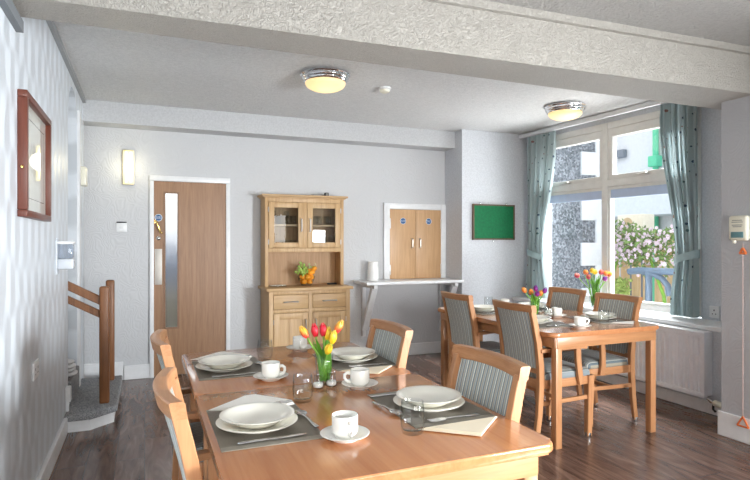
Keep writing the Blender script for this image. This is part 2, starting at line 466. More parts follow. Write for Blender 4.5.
# ------------------------------------------------------------------ mesh helpers
class MB:
    def __init__(self):
        self.bm = bmesh.new()
        self.uv = None
    def box(self, x0, x1, y0, y1, z0, z1, bevel=0.0, seg=2, mat=None):
        tmp = bmesh.new()
        vs = [tmp.verts.new((x, y, z)) for x in (x0, x1) for y in (y0, y1) for z in (z0, z1)]
        for f in ((0, 1, 3, 2), (4, 6, 7, 5), (0, 4, 5, 1), (2, 3, 7, 6), (0, 2, 6, 4), (1, 5, 7, 3)):
            tmp.faces.new([vs[i] for i in f])
        if bevel > 0:
            bmesh.ops.bevel(tmp, geom=list(tmp.edges), offset=bevel, segments=seg, affect='EDGES', profile=0.5)
        if mat is not None:
            tmp.transform(mat)
        self._merge(tmp)
        return self
    def _merge(self, tmp):
        me = bpy.data.meshes.new('tmp')
        tmp.to_mesh(me)
        tmp.free()
        self.bm.from_mesh(me)
        bpy.data.meshes.remove(me)
    def prism(self, pts, axis, a, b_, bevel=0.0, seg=2):
        """polygon pts (2D) extruded along axis from a to b_"""
        tmp = bmesh.new()
        def P(p, t):
            if axis == 'z': return (p[0], p[1], t)
            if axis == 'x': return (t, p[0], p[1])
            return (p[0], t, p[1])
        lo = [tmp.verts.new(P(p, a)) for p in pts]
        hi = [tmp.verts.new(P(p, b_)) for p in pts]
        n = len(pts)
        fl = tmp.faces.new(lo)
        fh = tmp.faces.new(hi[::-1])
        for i in range(n):
            tmp.faces.new((lo[i], hi[i], hi[(i + 1) % n], lo[(i + 1) % n]))
        if bevel > 0:
            es = [e for e in tmp.edges if (e.verts[0] in lo) == (e.verts[1] in lo)]
            bmesh.ops.bevel(tmp, geom=es, offset=bevel, segments=seg, affect='EDGES', profile=0.5)
        bmesh.ops.triangulate(tmp, faces=[f for f in tmp.faces if len(f.verts) > 4])
        bmesh.ops.recalc_face_normals(tmp, faces=list(tmp.faces))
        self._merge(tmp)
        return self
    def rings(self, rings, closed=True, caps=(True, True)):
        bm = self.bm
        rv = [[bm.verts.new(p) for p in r] for r in rings]
        n = len(rings[0])
        for a, b_ in zip(rv, rv[1:]):
            for i in range(n if closed else n - 1):
                j = (i + 1) % n
                try: bm.faces.new((a[i], a[j], b_[j], b_[i]))
                except ValueError: pass
        if caps[0]: bm.faces.new(rv[0][::-1])
        if caps[1]: bm.faces.new(rv[-1])
        return self
    def lathe(self, prof, n=28, o=(0, 0, 0), caps=(True, True), M_=None):
        rs = []
        for r, z in prof:
            ring = [Vector((r * math.cos(2 * PI * i / n), r * math.sin(2 * PI * i / n), z)) for i in range(n)]
            if M_ is not None: ring = [M_ @ p for p in ring]
            rs.append([p + Vector(o) for p in ring])
        return self.rings(rs, True, caps)
    def tube(self, pts, rad, n=10, caps=True, flat=None):
        pts = [Vector(p) for p in pts]
        rads = rad if isinstance(rad, (list, tuple)) else [rad] * len(pts)
        rs = []
        up = None
        for i, p in enumerate(pts):
            d = (pts[min(i + 1, len(pts) - 1)] - pts[max(i - 1, 0)]).normalized()
            if up is None:
                up = Vector((0, 0, 1)) if abs(d.z) < 0.9 else Vector((1, 0, 0))
            s = d.cross(up).normalized()
            u = s.cross(d).normalized()
            up = u
            k = flat or 1.0
            rs.append([p + rads[i] * (math.cos(2 * PI * j / n) * s + k * math.sin(2 * PI * j / n) * u) for j in range(n)])
        return self.rings(rs, True, (caps, caps))
    def bar(self, pts, w, h, taper=None):
        """square section sweep; section width w along horizontal side axis, h along the other"""
        pts = [Vector(p) for p in pts]
        rs = []
        up = None
        for i, p in enumerate(pts):
            d = (pts[min(i + 1, len(pts) - 1)] - pts[max(i - 1, 0)]).normalized()
            s = Vector((0, 1, 0)) if abs(d.y) < 0.9 else Vector((1, 0, 0))
            u = d.cross(s).normalized()
            s = u.cross(d).normalized()
            t = taper[i] if taper else 1.0
            a, b_ = w * t / 2, h * t / 2
            c = 0.18 * min(a, b_)
            sec = [(-a + c, -b_), (a - c, -b_), (a, -b_ + c), (a, b_ - c), (a - c, b_), (-a + c, b_), (-a, b_ - c), (-a, -b_ + c)]
            rs.append([p + s * x + u * y for x, y in sec])
        return self.rings(rs, True, (True, True))
    def sphere(self, c, r, seg=14, ring=8, sc=(1, 1, 1), rot=None):
        tmp = bmesh.new()
        bmesh.ops.create_uvsphere(tmp, u_segments=seg, v_segments=ring, radius=r)
        mt = Matrix.Translation(c) @ (rot.to_4x4() if rot else Matrix.Identity(4)) @ Matrix.Diagonal((*sc, 1))
        tmp.transform(mt)
        self._merge(tmp)
        return self
    def build(self, name, mat, parent=None, smooth=True, angle=38, loc=None, rotz=None, recalc=True):
        if recalc:
            bmesh.ops.recalc_face_normals(self.bm, faces=list(self.bm.faces))
        me = bpy.data.meshes.new(name)
        self.bm.to_mesh(me)
        self.bm.free()
        me.materials.append(mat)
        if smooth:
            me.polygons.foreach_set('use_smooth', [True] * len(me.polygons))
            me.set_sharp_from_angle(angle=R(angle))
        o = bpy.data.objects.new(name, me)
        COL.objects.link(o)
        if parent is not None: o.parent = parent
        if loc is not None: o.location = loc
        if rotz is not None: o.rotation_euler = (0, 0, rotz)
        return o

def tag(o, label=None, cat=None, group=None, kind=None):
    if label: o['label'] = label
    if cat: o['category'] = cat
    if group: o['group'] = group
    if kind: o['kind'] = kind
    return o

def thing(name, label, cat, loc=(0, 0, 0), rotz=0, group=None):
    o = bpy.data.objects.new(name, None)
    o.empty_display_size = 0.1
    COL.objects.link(o)
    o.location = loc
    o.rotation_euler = (0, 0, rotz)
    return tag(o, label, cat, group)

def copy_tree(o, parent=None):
    c = o.copy()
    COL.objects.link(c)
    if parent is not None: c.parent = parent
    for ch in list(o.children):
        copy_tree(ch, c)
    return c

def struct(mb, name, mat, label=None, **kw):
    o = mb.build(name, mat, smooth=kw.pop('smooth', False), **kw)
    return tag(o, label, None, None, 'structure')

def text_mesh(name, body, size, mat, parent, matrix):
    cu = bpy.data.curves.new('t', 'FONT')
    cu.body = body
    cu.size = size
    cu.align_x = 'CENTER'
    cu.align_y = 'CENTER'
    to = bpy.data.objects.new('t', cu)
    COL.objects.link(to)
    dg = bpy.context.evaluated_depsgraph_get()
    me = bpy.data.meshes.new_from_object(to.evaluated_get(dg))
    bpy.data.objects.remove(to)
    bpy.data.curves.remove(cu)
    me.name = name
    me.transform(matrix)
    me.materials.clear()
    me.materials.append(mat)
    o = bpy.data.objects.new(name, me)
    COL.objects.link(o)
    o.parent = parent
    return o
# ================================================================== THE SETTING
LX, BY, ZC, ZF = -0.53, 6.02, 2.68, 2.64      # left wall, back wall, ceiling of the back zone and of the front zone
WX, WY = 4.36, 5.62                           # corner where the window wall starts
WANG = math.atan2(-1, 0.065)                  # local +x runs along the window wall towards the camera, +y points outdoors
WDIR = Vector((math.cos(WANG), math.sin(WANG), 0)); WOUT = Vector((-math.sin(WANG), math.cos(WANG), 0))
def wp(s, d, z): return Vector((WX, WY, 0)) + WDIR * s + WOUT * d + Vector((0, 0, z))

struct(MB().box(-3.2, 4.75, -3.0, 6.3, -0.12, 0.0), 'floor', M['floor'])
struct(MB().box(-3.2, 4.9, 2.75, 6.3, ZC, ZC + 0.15), 'ceiling_back', M['ceiling'])
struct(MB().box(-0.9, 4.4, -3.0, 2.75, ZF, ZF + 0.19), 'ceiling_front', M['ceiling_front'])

# left wall with the arched stair opening
wl_ = MB().box(LX - 0.20, LX, -3.0, 4.72, 0, ZC).box(LX - 0.20, LX, 5.32, 5.88, 0, ZC)
arc = [(5.02 - 0.30 * math.cos(PI * i / 16), 2.29 + 0.30 * math.sin(PI * i / 16)) for i in range(17)]
for (ya_, za_), (yb_, zb_) in zip(arc, arc[1:]):
    wl_.prism([(ya_, za_), (yb_, zb_), (yb_, ZC), (ya_, ZC)], 'x', LX - 0.20, LX)
bmesh.ops.remove_doubles(wl_.bm, verts=list(wl_.bm.verts), dist=1e-5)
struct(wl_, 'wall_left', M['wall_left'], 'silver wallpapered side wall with an arched stair opening', recalc=False)
struct(MB().box(-3.2, 0.075, BY, BY + 0.2, 0, ZC).box(0.80, 3.43, BY, BY + 0.2, 0, ZC).box(0.075, 0.80, BY, BY + 0.2, 1.985, ZC), 'wall_back', M['wall'])
struct(MB().box(-3.2, -3.0, 4.3, BY, 0, ZC), 'wall_stairwell_end', M['wall'])
struct(MB().box(-3.2, LX - 0.20, 4.28, 4.44, 0, ZC), 'wall_stairwell_side', M['wall'])
struct(MB().box(3.43, WX + 0.02, WY, BY + 0.2, 0, ZC), 'wall_back_projection', M['wall_plain'])
struct(MB().box(LX, 3.43, 5.78, BY, 2.48, ZC), 'beam_back', M['beam_back'])

# window wall, built along its own slightly splayed line
S0, S1, ZS, ZH = 0.16, 2.22, 0.70, 2.60
w = MB().box(-0.02, S0, 0, 0.25, 0.0, ZC).box(S1, 3.4, 0, 0.25, 0.0, ZC)
w.box(S0, S1, 0, 0.25, ZH, ZC).box(S0, S1, 0, 0.25, 0.0, ZS - 0.02)
struct(w, 'wall_right', M['wall_plain'], loc=(WX, WY, 0), rotz=WANG)
struct(MB().prism([(4.15, 2.69), (4.49, 2.69), (4.35, 5.62), (4.15, 5.62)], 'z', 0, 0.655), 'wall_right_lower', M['wall_plain'])
struct(MB().prism([(4.135, 2.69), (4.53, 2.69), (4.36, 5.62), (4.135, 5.62)], 'z', 0.655, 0.692, 0.008), 'trim_1', M['white'], 'white painted ledge running under the window')
struct(MB().box(-0.73, 4.75, -3.2, -3.0, 0, ZF), 'wall_rear', M['wall_plain'])
struct(MB().box(3.76, 4.75, -3.0, 2.43, 0, ZF).box(3.76, 4.75, 2.43, 2.69, 0, 2.36), 'wall_pier', M['pier'])

# foreground downstand beam with its moulding
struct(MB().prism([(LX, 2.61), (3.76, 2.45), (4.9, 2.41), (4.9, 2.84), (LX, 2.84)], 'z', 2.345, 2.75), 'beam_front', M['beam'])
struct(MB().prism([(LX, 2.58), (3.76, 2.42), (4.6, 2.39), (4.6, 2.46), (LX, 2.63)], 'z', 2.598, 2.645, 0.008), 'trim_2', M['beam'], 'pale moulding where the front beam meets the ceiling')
struct(MB().box(LX, LX + 0.03, 1.2, 2.90, 2.295, 2.345), 'trim_3', M['dark_trim'], 'dark grey strip on the left wall under the front beam')
struct(MB().box(LX, LX + 0.028, 2.84, 5.78, 2.645, ZC), 'trim_4', M['conduit'], 'grey conduit along the left wall and ceiling corner')
struct(MB().box(LX, LX + 0.02, 5.34, 5.42, 0.0, 2.48), 'trim_5', M['white_matt'], 'white corner strip beside the stair arch')

# skirting boards
struct(MB().box(LX, LX + 0.025, -3.0, 4.50, 0, 0.115, 0.006), 'baseboard_left', M['white'])
struct(MB().box(-0.19, 0.05, BY - 0.022, BY, 0, 0.14, 0.006).box(0.83, 3.43, BY - 0.022, BY, 0, 0.14, 0.006), 'baseboard_back', M['white'])
struct(MB().box(-0.74, -0.195, BY - 0.02, BY, 0.0, 0.185, 0.006), 'trim_6', M['white'], 'white skirting behind the stair platform')
struct(MB().box(3.41, 4.15, WY - 0.02, WY, 0, 0.14, 0.006).box(3.41, 3.43, WY, BY, 0, 0.14, 0.006), 'baseboard_back_projection', M['white'])
struct(MB().box(4.13, 4.15, 2.69, 5.62, 0, 0.10, 0.006), 'baseboard_right', M['white'])
struct(MB().box(3.742, 3.76, -3.0, 2.708, 0, 0.17, 0.006), 'baseboard_pier', M['white'])

# corridor seen through the frosted strip of the door: floor, walls and a dark blue cupboard
struct(MB().box(-0.8, 2.0, 8.2, 8.35, 0, ZC).box(-0.95, -0.8, 6.22, 8.35, 0, ZC).box(2.0, 2.15, 6.22, 8.35, 0, ZC), 'wall_corridor', M['white_matt'])
struct(MB().box(-0.95, 2.15, 6.22, 8.35, -0.12, 0.0), 'floor_corridor', M['paving'])
struct(MB().box(-0.95, 2.15, 6.22, 8.35, ZC, ZC + 0.1), 'ceiling_corridor', M['white_matt'])

# ------------------------------------------------------------------ door
d = thing('door_1', 'brown veneered fire door with a narrow frosted vision strip', 'door', (0, BY, 0))
tag(d, kind='structure')
fr = MB().box(0.045, 0.085, -0.03, 0.02, 0, 1.974, 0.003).box(0.79, 0.832, -0.03, 0.02, 0, 1.974, 0.003).box(0.045, 0.832, -0.03, 0.02, 1.975, 2.03, 0.003)
fr.build('door_frame', M['white'], d)
x0, x1, z0, z1 = 0.189, 0.313, 0.49, 1.857
lf = MB().box(0.085, x0, -0.012, 0.0, 0.008, 1.973).box(x1, 0.79, -0.012, 0.0, 0.008, 1.973).box(x0, x1, -0.012, 0.0, 0.008, z0).box(x0, x1, -0.012, 0.0, z1, 1.973)
leaf = lf.build('door_leaf', M['door'], d, smooth=False)
bd = MB()
for a in ((x0 - .012, x0 + .006, z0 - .012, z1 + .012), (x1 - .006, x1 + .012, z0 - .012, z1 + .012), (x0, x1, z0 - .012, z0 + .006), (x0, x1, z1 - .006, z1 + .012)):
    bd.box(a[0], a[1], -0.02, -0.010, a[2], a[3])
bd.build('glazing_bead', M['door_bead'], d, smooth=False)
MB().box(x0, x1, -0.008, -0.002, z0, z1).build('vision_panel', M['frost'], d, smooth=False)
def disc_sign(x, y, z, r, parent, name='fire_sign'):
    s = MB()
    s.lathe([(0.0001, 0), (r, 0), (r, 0.002), (0.0001, 0.002)], 28, M_=Matrix.Translation((x, y, z)) @ Matrix.Rotation(R(90), 4, 'X'))
    o = s.build(name, M['blue_sign'], parent)
    rim = MB()
    pr = [(r, 0.0), (r + 0.004, 0.0), (r + 0.004, 0.0015), (r, 0.0015)]
    rim.lathe(pr + [pr[0]], 28, M_=Matrix.Translation((x, y, z)) @ Matrix.Rotation(R(90), 4, 'X'), caps=(False, False))
    rim.build('sign_rim', M['sign_white'], o)
    mt = Matrix.Translation((x, y - 0.0035, z)) @ Matrix.Rotation(R(90), 4, 'X')
    text_mesh('sign_lettering', 'FIRE DOOR\nKEEP SHUT', r * 0.42, M['sign_white'], o, mt @ Matrix.Translation((0, 0, 0)))
    return o
disc_sign(0.128, -0.013, 1.605, 0.032, d)
# brass night latch: hanging hooked bar
h = MB().tube([(0.092, -0.03, 1.565), (0.104, -0.045, 1.575), (0.112, -0.045, 1.55), (0.135, -0.04, 1.49), (0.146, -0.03, 1.455)], [0.007, 0.008, 0.010, 0.012, 0.009], 8)
h.sphere((0.158, -0.03, 1.452), 0.011, 10, 6).box(0.088, 0.10, -0.035, -0.010, 1.55, 1.58)
h.build('door_hook', M['brass'], d)
MB().lathe([(0.0001, 0), (0.020, 0), (0.020, 0.006), (0.012, 0.012), (0.0001, 0.013)], 20, M_=Matrix.Translation((0.128, -0.012, 1.398)) @ Matrix.Rotation(R(90), 4, 'X')).build('lock_cylinder', M['steel'], d)
pp = MB().box(0.092, 0.162, -0.016, -0.011, 0.93, 1.29, 0.002).build('push_plate', M['steel'], d)
tag(pp, 'brushed steel push plate')
pp.data.materials[0] = M['push_plate']

# ------------------------------------------------------------------ serving hatch
hd = thing('serving_hatch', 'serving hatch with two closed beech veneer doors in a white frame', 'hatch', (0, BY, 0))
f = MB().box(2.598, 2.672, -0.03, 0, 0.92, 1.82, 0.004).box(3.36, 3.428, -0.03, 0, 0.92, 1.82, 0.004).box(2.672, 3.36, -0.03, 0, 1.752, 1.82, 0.004)
f.build('hatch_frame', M['white'], hd)
for k, (a, b_) in enumerate(((2.674, 3.014), (3.019, 3.359))):
    dr = MB().box(a, b_, -0.024, -0.002, 0.922, 1.748, 0.002).build('hatch_door', M['hatch'], hd)
    xh = b_ - 0.05 if k == 0 else a + 0.05
    MB().tube([(xh, -0.024, 1.29), (xh, -0.05, 1.30), (xh, -0.05, 1.39), (xh, -0.024, 1.40)], 0.008, 8).build('door_handle', M['nickel'], dr)
    disc_sign(a + 0.17, -0.026, 1.61, 0.034, dr)
    xg = a - 0.004 if k == 0 else b_ - 0.006
    for zg in (1.58, 1.03):
        MB().box(xg, xg + 0.012, -0.034, -0.022, zg - 0.06, zg + 0.06, 0.002).build('hinge', M['nickel'], dr)

# servery shelf with brackets
sh = thing('servery_shelf', 'white wall shelf on timber brackets below the serving hatch', 'shelf', (0, BY, 0))
MB().box(2.215, 3.43, -0.45, -0.002, 0.888, 0.92, 0.006).build('shelf_board', M['white'], sh)
for xb in (2.34, 3.36):
    b = MB().box(xb - .022, xb + .022, -0.05, -0.001, 0.27, 0.888, 0.003).box(xb - .022, xb + .022, -0.40, -0.05, 0.845, 0.888, 0.003)
    b.bar([(xb, -0.045, 0.36), (xb, -0.35, 0.85)], 0.05, 0.07)
    b.build('shelf_bracket', M['white_matt'], sh)

# ------------------------------------------------------------------ window
win = thing('window_1', 'large cream framed window with two top lights above two fixed panes', 'window', (WX, WY, 0), WANG)
tag(win, kind='structure')
SM, ZT = 1.19, 1.965
fr = MB()
fr.box(S0, S0 + 0.06, -0.01, 0.10, ZS, ZH, 0.006).box(S1 - 0.06, S1, -0.01, 0.10, ZS, ZH, 0.006)
fr.box(S0 + .002, S1 - .002, -0.008, 0.098, ZH - 0.07, ZH - .002, 0.006).box(S0 + .002, S1 - .002, -0.008, 0.098, ZS + .002, ZS + 0.06, 0.006)
fr.box(S0 + .003, S1 - .003, -0.012, 0.097, ZT - 0.035, ZT + 0.035, 0.006).box(SM - 0.032, SM + 0.032, -0.014, 0.096, ZS + .004, ZH - .004, 0.006)
fr.build('window_frame', M['cream'], win)
for a, b_ in ((S0 + 0.06, SM - 0.032), (SM + 0.032, S1 - 0.06)):
    # opening top light
    z0, z1, t = ZT + 0.035, ZH - 0.07, 0.05
    c = MB().box(a, a + t, 0.0, 0.07, z0, z1, 0.005).box(b_ - t, b_, 0.0, 0.07, z0, z1, 0.005).box(a + t - .004, b_ - t + .004, 0.001, 0.069, z0 + .001, z0 + t, 0.004).box(a + t - .004, b_ - t + .004, 0.001, 0.069, z1 - 0.085, z1 - .001, 0.004)
    c = c.build('casement', M['cream'], win)
    MB().box(a + t, b_ - t, 0.034, 0.038, z0 + t, z1 - 0.085).build('pane', M['pane'], c, smooth=False)
    sm = (a + b_) / 2
    MB().box(sm - 0.02, sm + 0.02, -0.012, 0.0, z0 + 0.012, z0 + 0.034, 0.003).tube([(sm, -0.012, z0 + 0.024), (sm, -0.035, z0 + 0.026), (sm - 0.06, -0.038, z0 + 0.018), (sm - 0.105, -0.038, z0 + 0.022)], [0.009, 0.008, 0.007, 0.006], 8).build('casement_handle', M['nickel'], c)
    # fixed lower light
    z0, z1, t = ZS + 0.06, ZT - 0.035, 0.022
    c = MB().box(a, a + t, 0.0, 0.07, z0, z1, 0.004).box(b_ - t, b_, 0.0, 0.07, z0, z1, 0.004).box(a + t - .004, b_ - t + .004, 0.001, 0.069, z0 + .001, z0 + t, 0.003).box(a + t - .004, b_ - t + .004, 0.001, 0.069, z1 - 0.03, z1 - .001, 0.003)
    c = c.build('glazing_bead', M['cream'], win)
    MB().box(a + t, b_ - t, 0.034, 0.038, z0 + t, z1 - 0.03).build('pane', M['pane'], c, smooth=False)
    bl = MB().box(a + t, b_ - t, 0.012, 0.022, z1 - 0.12, z1 - 0.03, 0.003).build('reflection_bead', M['blue_reflection'], c)
    tag(bl, 'frame bead at the head of the pane with a painted blue reflection')

# curtains on a track
tr = tag(MB().box(-0.01, 2.32, -0.13, -0.09, ZC - 0.055, ZC - 0.012, 0.006).build('curtain_track', M['white_matt'], None, loc=(WX, WY, 0), rotz=WANG),
         'slim white curtain track along the top of the window', 'curtain track')
def curtain(name, label, top, tie, bot, ztie, depth=-0.085, folds=7, flip=False):
    root = thing(name, label, 'curtain', (WX, WY, 0), WANG, 'curtains at the window')
    nu, nv = 110, 48
    zt, zb = ZC - 0.06, ZS + 0.005
    bm = bmesh.new()
    uvl = bm.loops.layers.uv.new('UVMap')
    grid = []
    def sm(t): return t * t * (3 - 2 * t)
    for j in range(nv + 1):
        v = j / nv
        z = zt + (zb - zt) * v
        if z > ztie:
            t = (zt - z) / (zt - ztie); k = sm(t) ** 1.3
            a = top[0] + (tie[0] - top[0]) * k; b_ = top[1] + (tie[1] - top[1]) * k
            amp = 0.034 * (1 - 0.35 * k) ; pinch = k
        else:
            t = (ztie - z) / (ztie - zb); k = sm(min(1, t * 1.3))
            a = tie[0] + (bot[0] - tie[0]) * k; b_ = tie[1] + (bot[1] - tie[1]) * k
            amp = 0.024 + 0.008 * k; pinch = 1 - k * 0.6
        if v < 0.05: amp *= 0.75
        row = []
        for i in range(nu + 1):
            u = i / nu
            ph = 2 * PI * folds * u + 0.9 * math.sin(5 * u + 2.2 * v) + 0.5 * math.sin(3.0 * v + 9 * u)
            x = a + (b_ - a) * u + 0.010 * math.sin(2 * ph + 1.0)
            y = depth + amp * math.sin(ph) * (1 + 0.25 * math.sin(7 * u + 1)) + 0.012 * math.sin(2.6 * ph + v * 3)
            row.append((bm.verts.new((x, y, z)), (u, v)))
        grid.append(row)
    for j in range(nv):
        for i in range(nu):
            q = (grid[j][i], grid[j][i + 1], grid[j + 1][i + 1], grid[j + 1][i])
            fc = bm.faces.new([p[0] for p in q])
            for lp, p in zip(fc.loops, q): lp[uvl].uv = (p[1][0] * 1.1, p[1][1] * 2.0)
    m_ = MB(); m_.bm.free(); m_.bm = bm
    m_.build('curtain_cloth', M['curtain'], root, angle=180)
    # tie-back: a band round the gathered cloth
    tb = MB()
    rs = []
    cx, hw = (tie[0] + tie[1]) / 2, (tie[1] - tie[0]) / 2 + 0.012
    for k in range(29):
        a = 2 * PI * k / 28
        x = cx + hw * math.cos(a); y = depth + 0.060 * math.sin(a)
        tilt = (0.035 if flip else -0.035) * math.cos(a)
        zc = ztie + tilt
        rs.append([(x, y, zc - 0.035), (x * 1.0, y + (0.004 if math.sin(a) > 0 else -0.004), zc), (x, y, zc + 0.035)])
    tb.rings(rs, closed=False, caps=(False, False))
    tb.build('tie_back', M['curtain_lining'], root, angle=180)
    # pleated heading band
    return root
curtain('curtain', 'teal leaf print curtain tied back at the left of the window', (0.125, 0.57), (0.125, 0.37), (0.10, 0.44), 1.215, folds=8)
curtain('curtain', 'teal leaf print curtain tied back at the right of the window', (1.89, 2.24), (2.04, 2.245), (2.00, 2.235), 1.225, folds=8, flip=True)

# ------------------------------------------------------------------ radiator under the window
rad = thing('radiator', 'white panel radiator on the wall below the window', 'radiator', (4.06, 3.05, 0))
panel = MB()
n = 44; y0, y1 = 0.0, 1.95
prof = []
for i in range(n):
    a = y0 + (y1 - y0) * i / n; st = (y1 - y0) / n
    prof += [(0.0, a + st * 0.10), (0.0, a + st * 0.62), (0.012, a + st * 0.74), (0.012, a + st * 0.98)]
outline = [(p[0], p[1]) for p in prof] + [(0.05, y1), (0.05, y0)]
panel.prism(outline, 'z', 0.165, 0.635)
panel.box(-0.004, 0.05, y0, y1, 0.13, 0.17, 0.006).box(-0.004, 0.05, y0, y1, 0.60, 0.635, 0.006)
panel.build('radiator_panel', M['radiator'], rad, angle=25)
MB().box(-0.012, 0.085, -0.004, y1 + 0.004, 0.632, 0.652, 0.006).build('top_grille', M['radiator'], rad)
MB().box(-0.008, 0.088, -0.012, 0.0, 0.145, 0.650, 0.006).build('end_panel', M['radiator'], rad)
vl = MB().tube([(0.03, -0.01, 0.13), (0.02, -0.05, 0.115), (0.02, -0.08, 0.11)], [0.012, 0.014, 0.014], 12).build('radiator_valve', M['steel'], rad)
MB().tube([(0.02, -0.075, 0.112), (0.02, -0.155, 0.104)], [0.024, 0.023], 16).build('valve_head', M['ivory'], vl)
MB().tube([(0.02, -0.155, 0.104), (0.02, -0.182, 0.102)], [0.026, 0.022], 16).build('valve_cap', M['black'], vl)
MB().tube([(0.02, -0.065, 0.11), (0.02, -0.065, 0.06), (0.02, -0.085, 0.045)], 0.009, 10).build('valve_pipe', M['black'], vl)

# ------------------------------------------------------------------ stairs
st = thing('staircase', 'carpeted stair foot with pine newels beside the arch on the left', 'staircase', (0, 0, 0))
out = [(LX, 4.50), (-0.365, 4.50), (-0.215, 4.64), (-0.215, 5.65), (LX, 5.65)]
MB().prism(out, 'z', 0.0, 0.085).build('riser', M['white'], st, smooth=False)
out2 = [(LX, 4.475), (-0.355, 4.475), (-0.19, 4.625), (-0.19, 5.66), (LX, 5.66)]
tag(MB().prism(out2, 'z', 0.08, 0.128, 0.014, 3).build('tread', M['carpet'], st), 'grey fleck carpeted platform')
for k in range(5):
    xa = LX - 0.001 - 0.25 * k
    z_ = 0.128 + 0.19 * (k + 1)
    MB().box(-2.2, xa if k else LX + 0.02, 4.735 if k else 4.735, 5.305, z_ - 0.19, z_, 0.012).build('step', M['carpet'], st)
for yy in (4.74, 5.50):
    MB().box(-0.32, -0.25, yy - 0.035, yy + 0.035, 0.125, 1.02, 0.014, 3).build('newel_post', M['pine'], st)
for dz in (0.0, -0.105):
    MB().bar([(-0.30, 4.77, 0.90 + dz), (-1.6, 4.77, 1.62 + dz)], 0.045, 0.06 if dz == 0 else 0.05).build('handrail', M['pine'], st)
MB().bar([(-0.56, 4.77, 0.95), (-0.56, 4.77, 1.04)], 0.03, 0.03).build('rail_spacer', M['pine'], st)
bn = MB()
for i in range(4):
    bn.sphere((-0.54 - 0.01 * (i % 2), 4.90 + 0.02 * (i % 2), 0.342 + 0.028 * i), 0.075, 16, 8, (0.75 - 0.06 * i, 1.5 - 0.15 * i, 0.25))
tag(bn.build('cloth_bundle', M['white_matt'], None), 'white folded cloth bundle lying on the stair tread inside the arch', 'cloth bundle')
rb = MB().box(LX, LX + 0.035, 4.56, 4.62, 0.20, 0.31, 0.006).box(LX, LX + 0.022, 4.575, 4.605, 0.128, 0.205, 0.004)
tag(rb.build('stair_bracket', M['white'], None), 'small white bracket box at the left wall end beside the stair', 'bracket')

# ------------------------------------------------------------------ wall fittings
pic = thing('framed_picture', 'mahogany framed grey drawing hanging on the left wall', 'picture', (LX, 0, 0))
ya, yb, za, zb = 2.925, 3.63, 1.475, 2.05
MB().box(0, 0.04, ya, ya + .032, za + .0325, zb - .0325, .002).box(0, 0.04, yb - .032, yb, za + .0325, zb - .0325, .002).box(0, 0.04, ya, yb, za, za + .032, .004).box(0, 0.04, ya, yb, zb - .032, zb, .004).build('picture_frame', M['mahogany'], pic)
MB().box(0.0, 0.014, ya + .03, yb - .03, za + .03, zb - .03).build('mount', M['mount'], pic, smooth=False)
ln = MB()
for a in ((ya + .09, yb - .09, za + .095, za + .098), (ya + .09, yb - .09, zb - .098, zb - .095), (ya + .09, ya + .093, za + .095, zb - .095), (yb - .093, yb - .09, za + .095, zb - .095)):
    ln.box(0.0135, 0.0148, a[0], a[1], a[2], a[3])
ln.build('mount_line', M['mount_line'], pic, smooth=False)
MB().box(0.0, 0.0145, ya + .10, yb - .10, za + .105, zb - .105).build('drawing', M['drawing'], pic, smooth=False)
MB().sphere((0.02, ya - 0.004, 1.70), 0.008, 8, 6).build('hook', M['brass'], pic)

lt = thing('wall_light', 'lit fluorescent wall light to the left of the brown door', 'wall light', (-0.1475, BY, 2.095))
MB().box(-0.052, 0.052, -0.03, 0, -0.175, 0.175, 0.01).build('light_base', M['cream'], lt)
for s in (-1, 1):
    MB().tube([(s * 0.022, -0.045, -0.15), (s * 0.022, -0.045, 0.15)], 0.011, 12).build('light_tube', M['tube_light'], lt)
MB().prism([(-0.05, -0.03), (-0.05, -0.055), (-0.03, -0.075), (0.03, -0.075), (0.05, -0.055), (0.05, -0.03)], 'z', -0.172, 0.172, 0.008).build('diffuser', thin_glass('light_cover', (1, 0.98, 0.9, 1)), lt)
MB().box(-0.05, 0.05, -0.033, -0.030, -0.165, 0.165, 0.001).build('reflector', M['diffuser'], lt)

sw = thing('wall_switch', 'white double switch plate under the wall light', 'switch', (-0.21, BY, 1.508))
MB().box(-0.048, 0.048, -0.012, 0, -0.048, 0.040, 0.004).build('switch_plate', M['white'], sw)
MB().box(-0.045, 0.045, -0.014, 0, 0.040, 0.052, 0.003).build('switch_top', M['black'], sw)
MB().box(-0.018, 0.018, -0.017, -0.011, -0.014, 0.014, 0.002).build('rocker', M['white_matt'], sw)
bell = thing('door_chime', 'cream chime box on the left wall strip beyond the arch', 'chime box', (LX - 0.003, 5.60, 1.945))
MB().box(0, 0.055, -0.07, 0.07, -0.085, 0.085, 0.012).build('chime_cover', M['ivory'], bell)
MB().box(0.055, 0.058, -0.04, 0.04, -0.05, 0.05, 0.001).build('chime_grille', M['cream'], bell)

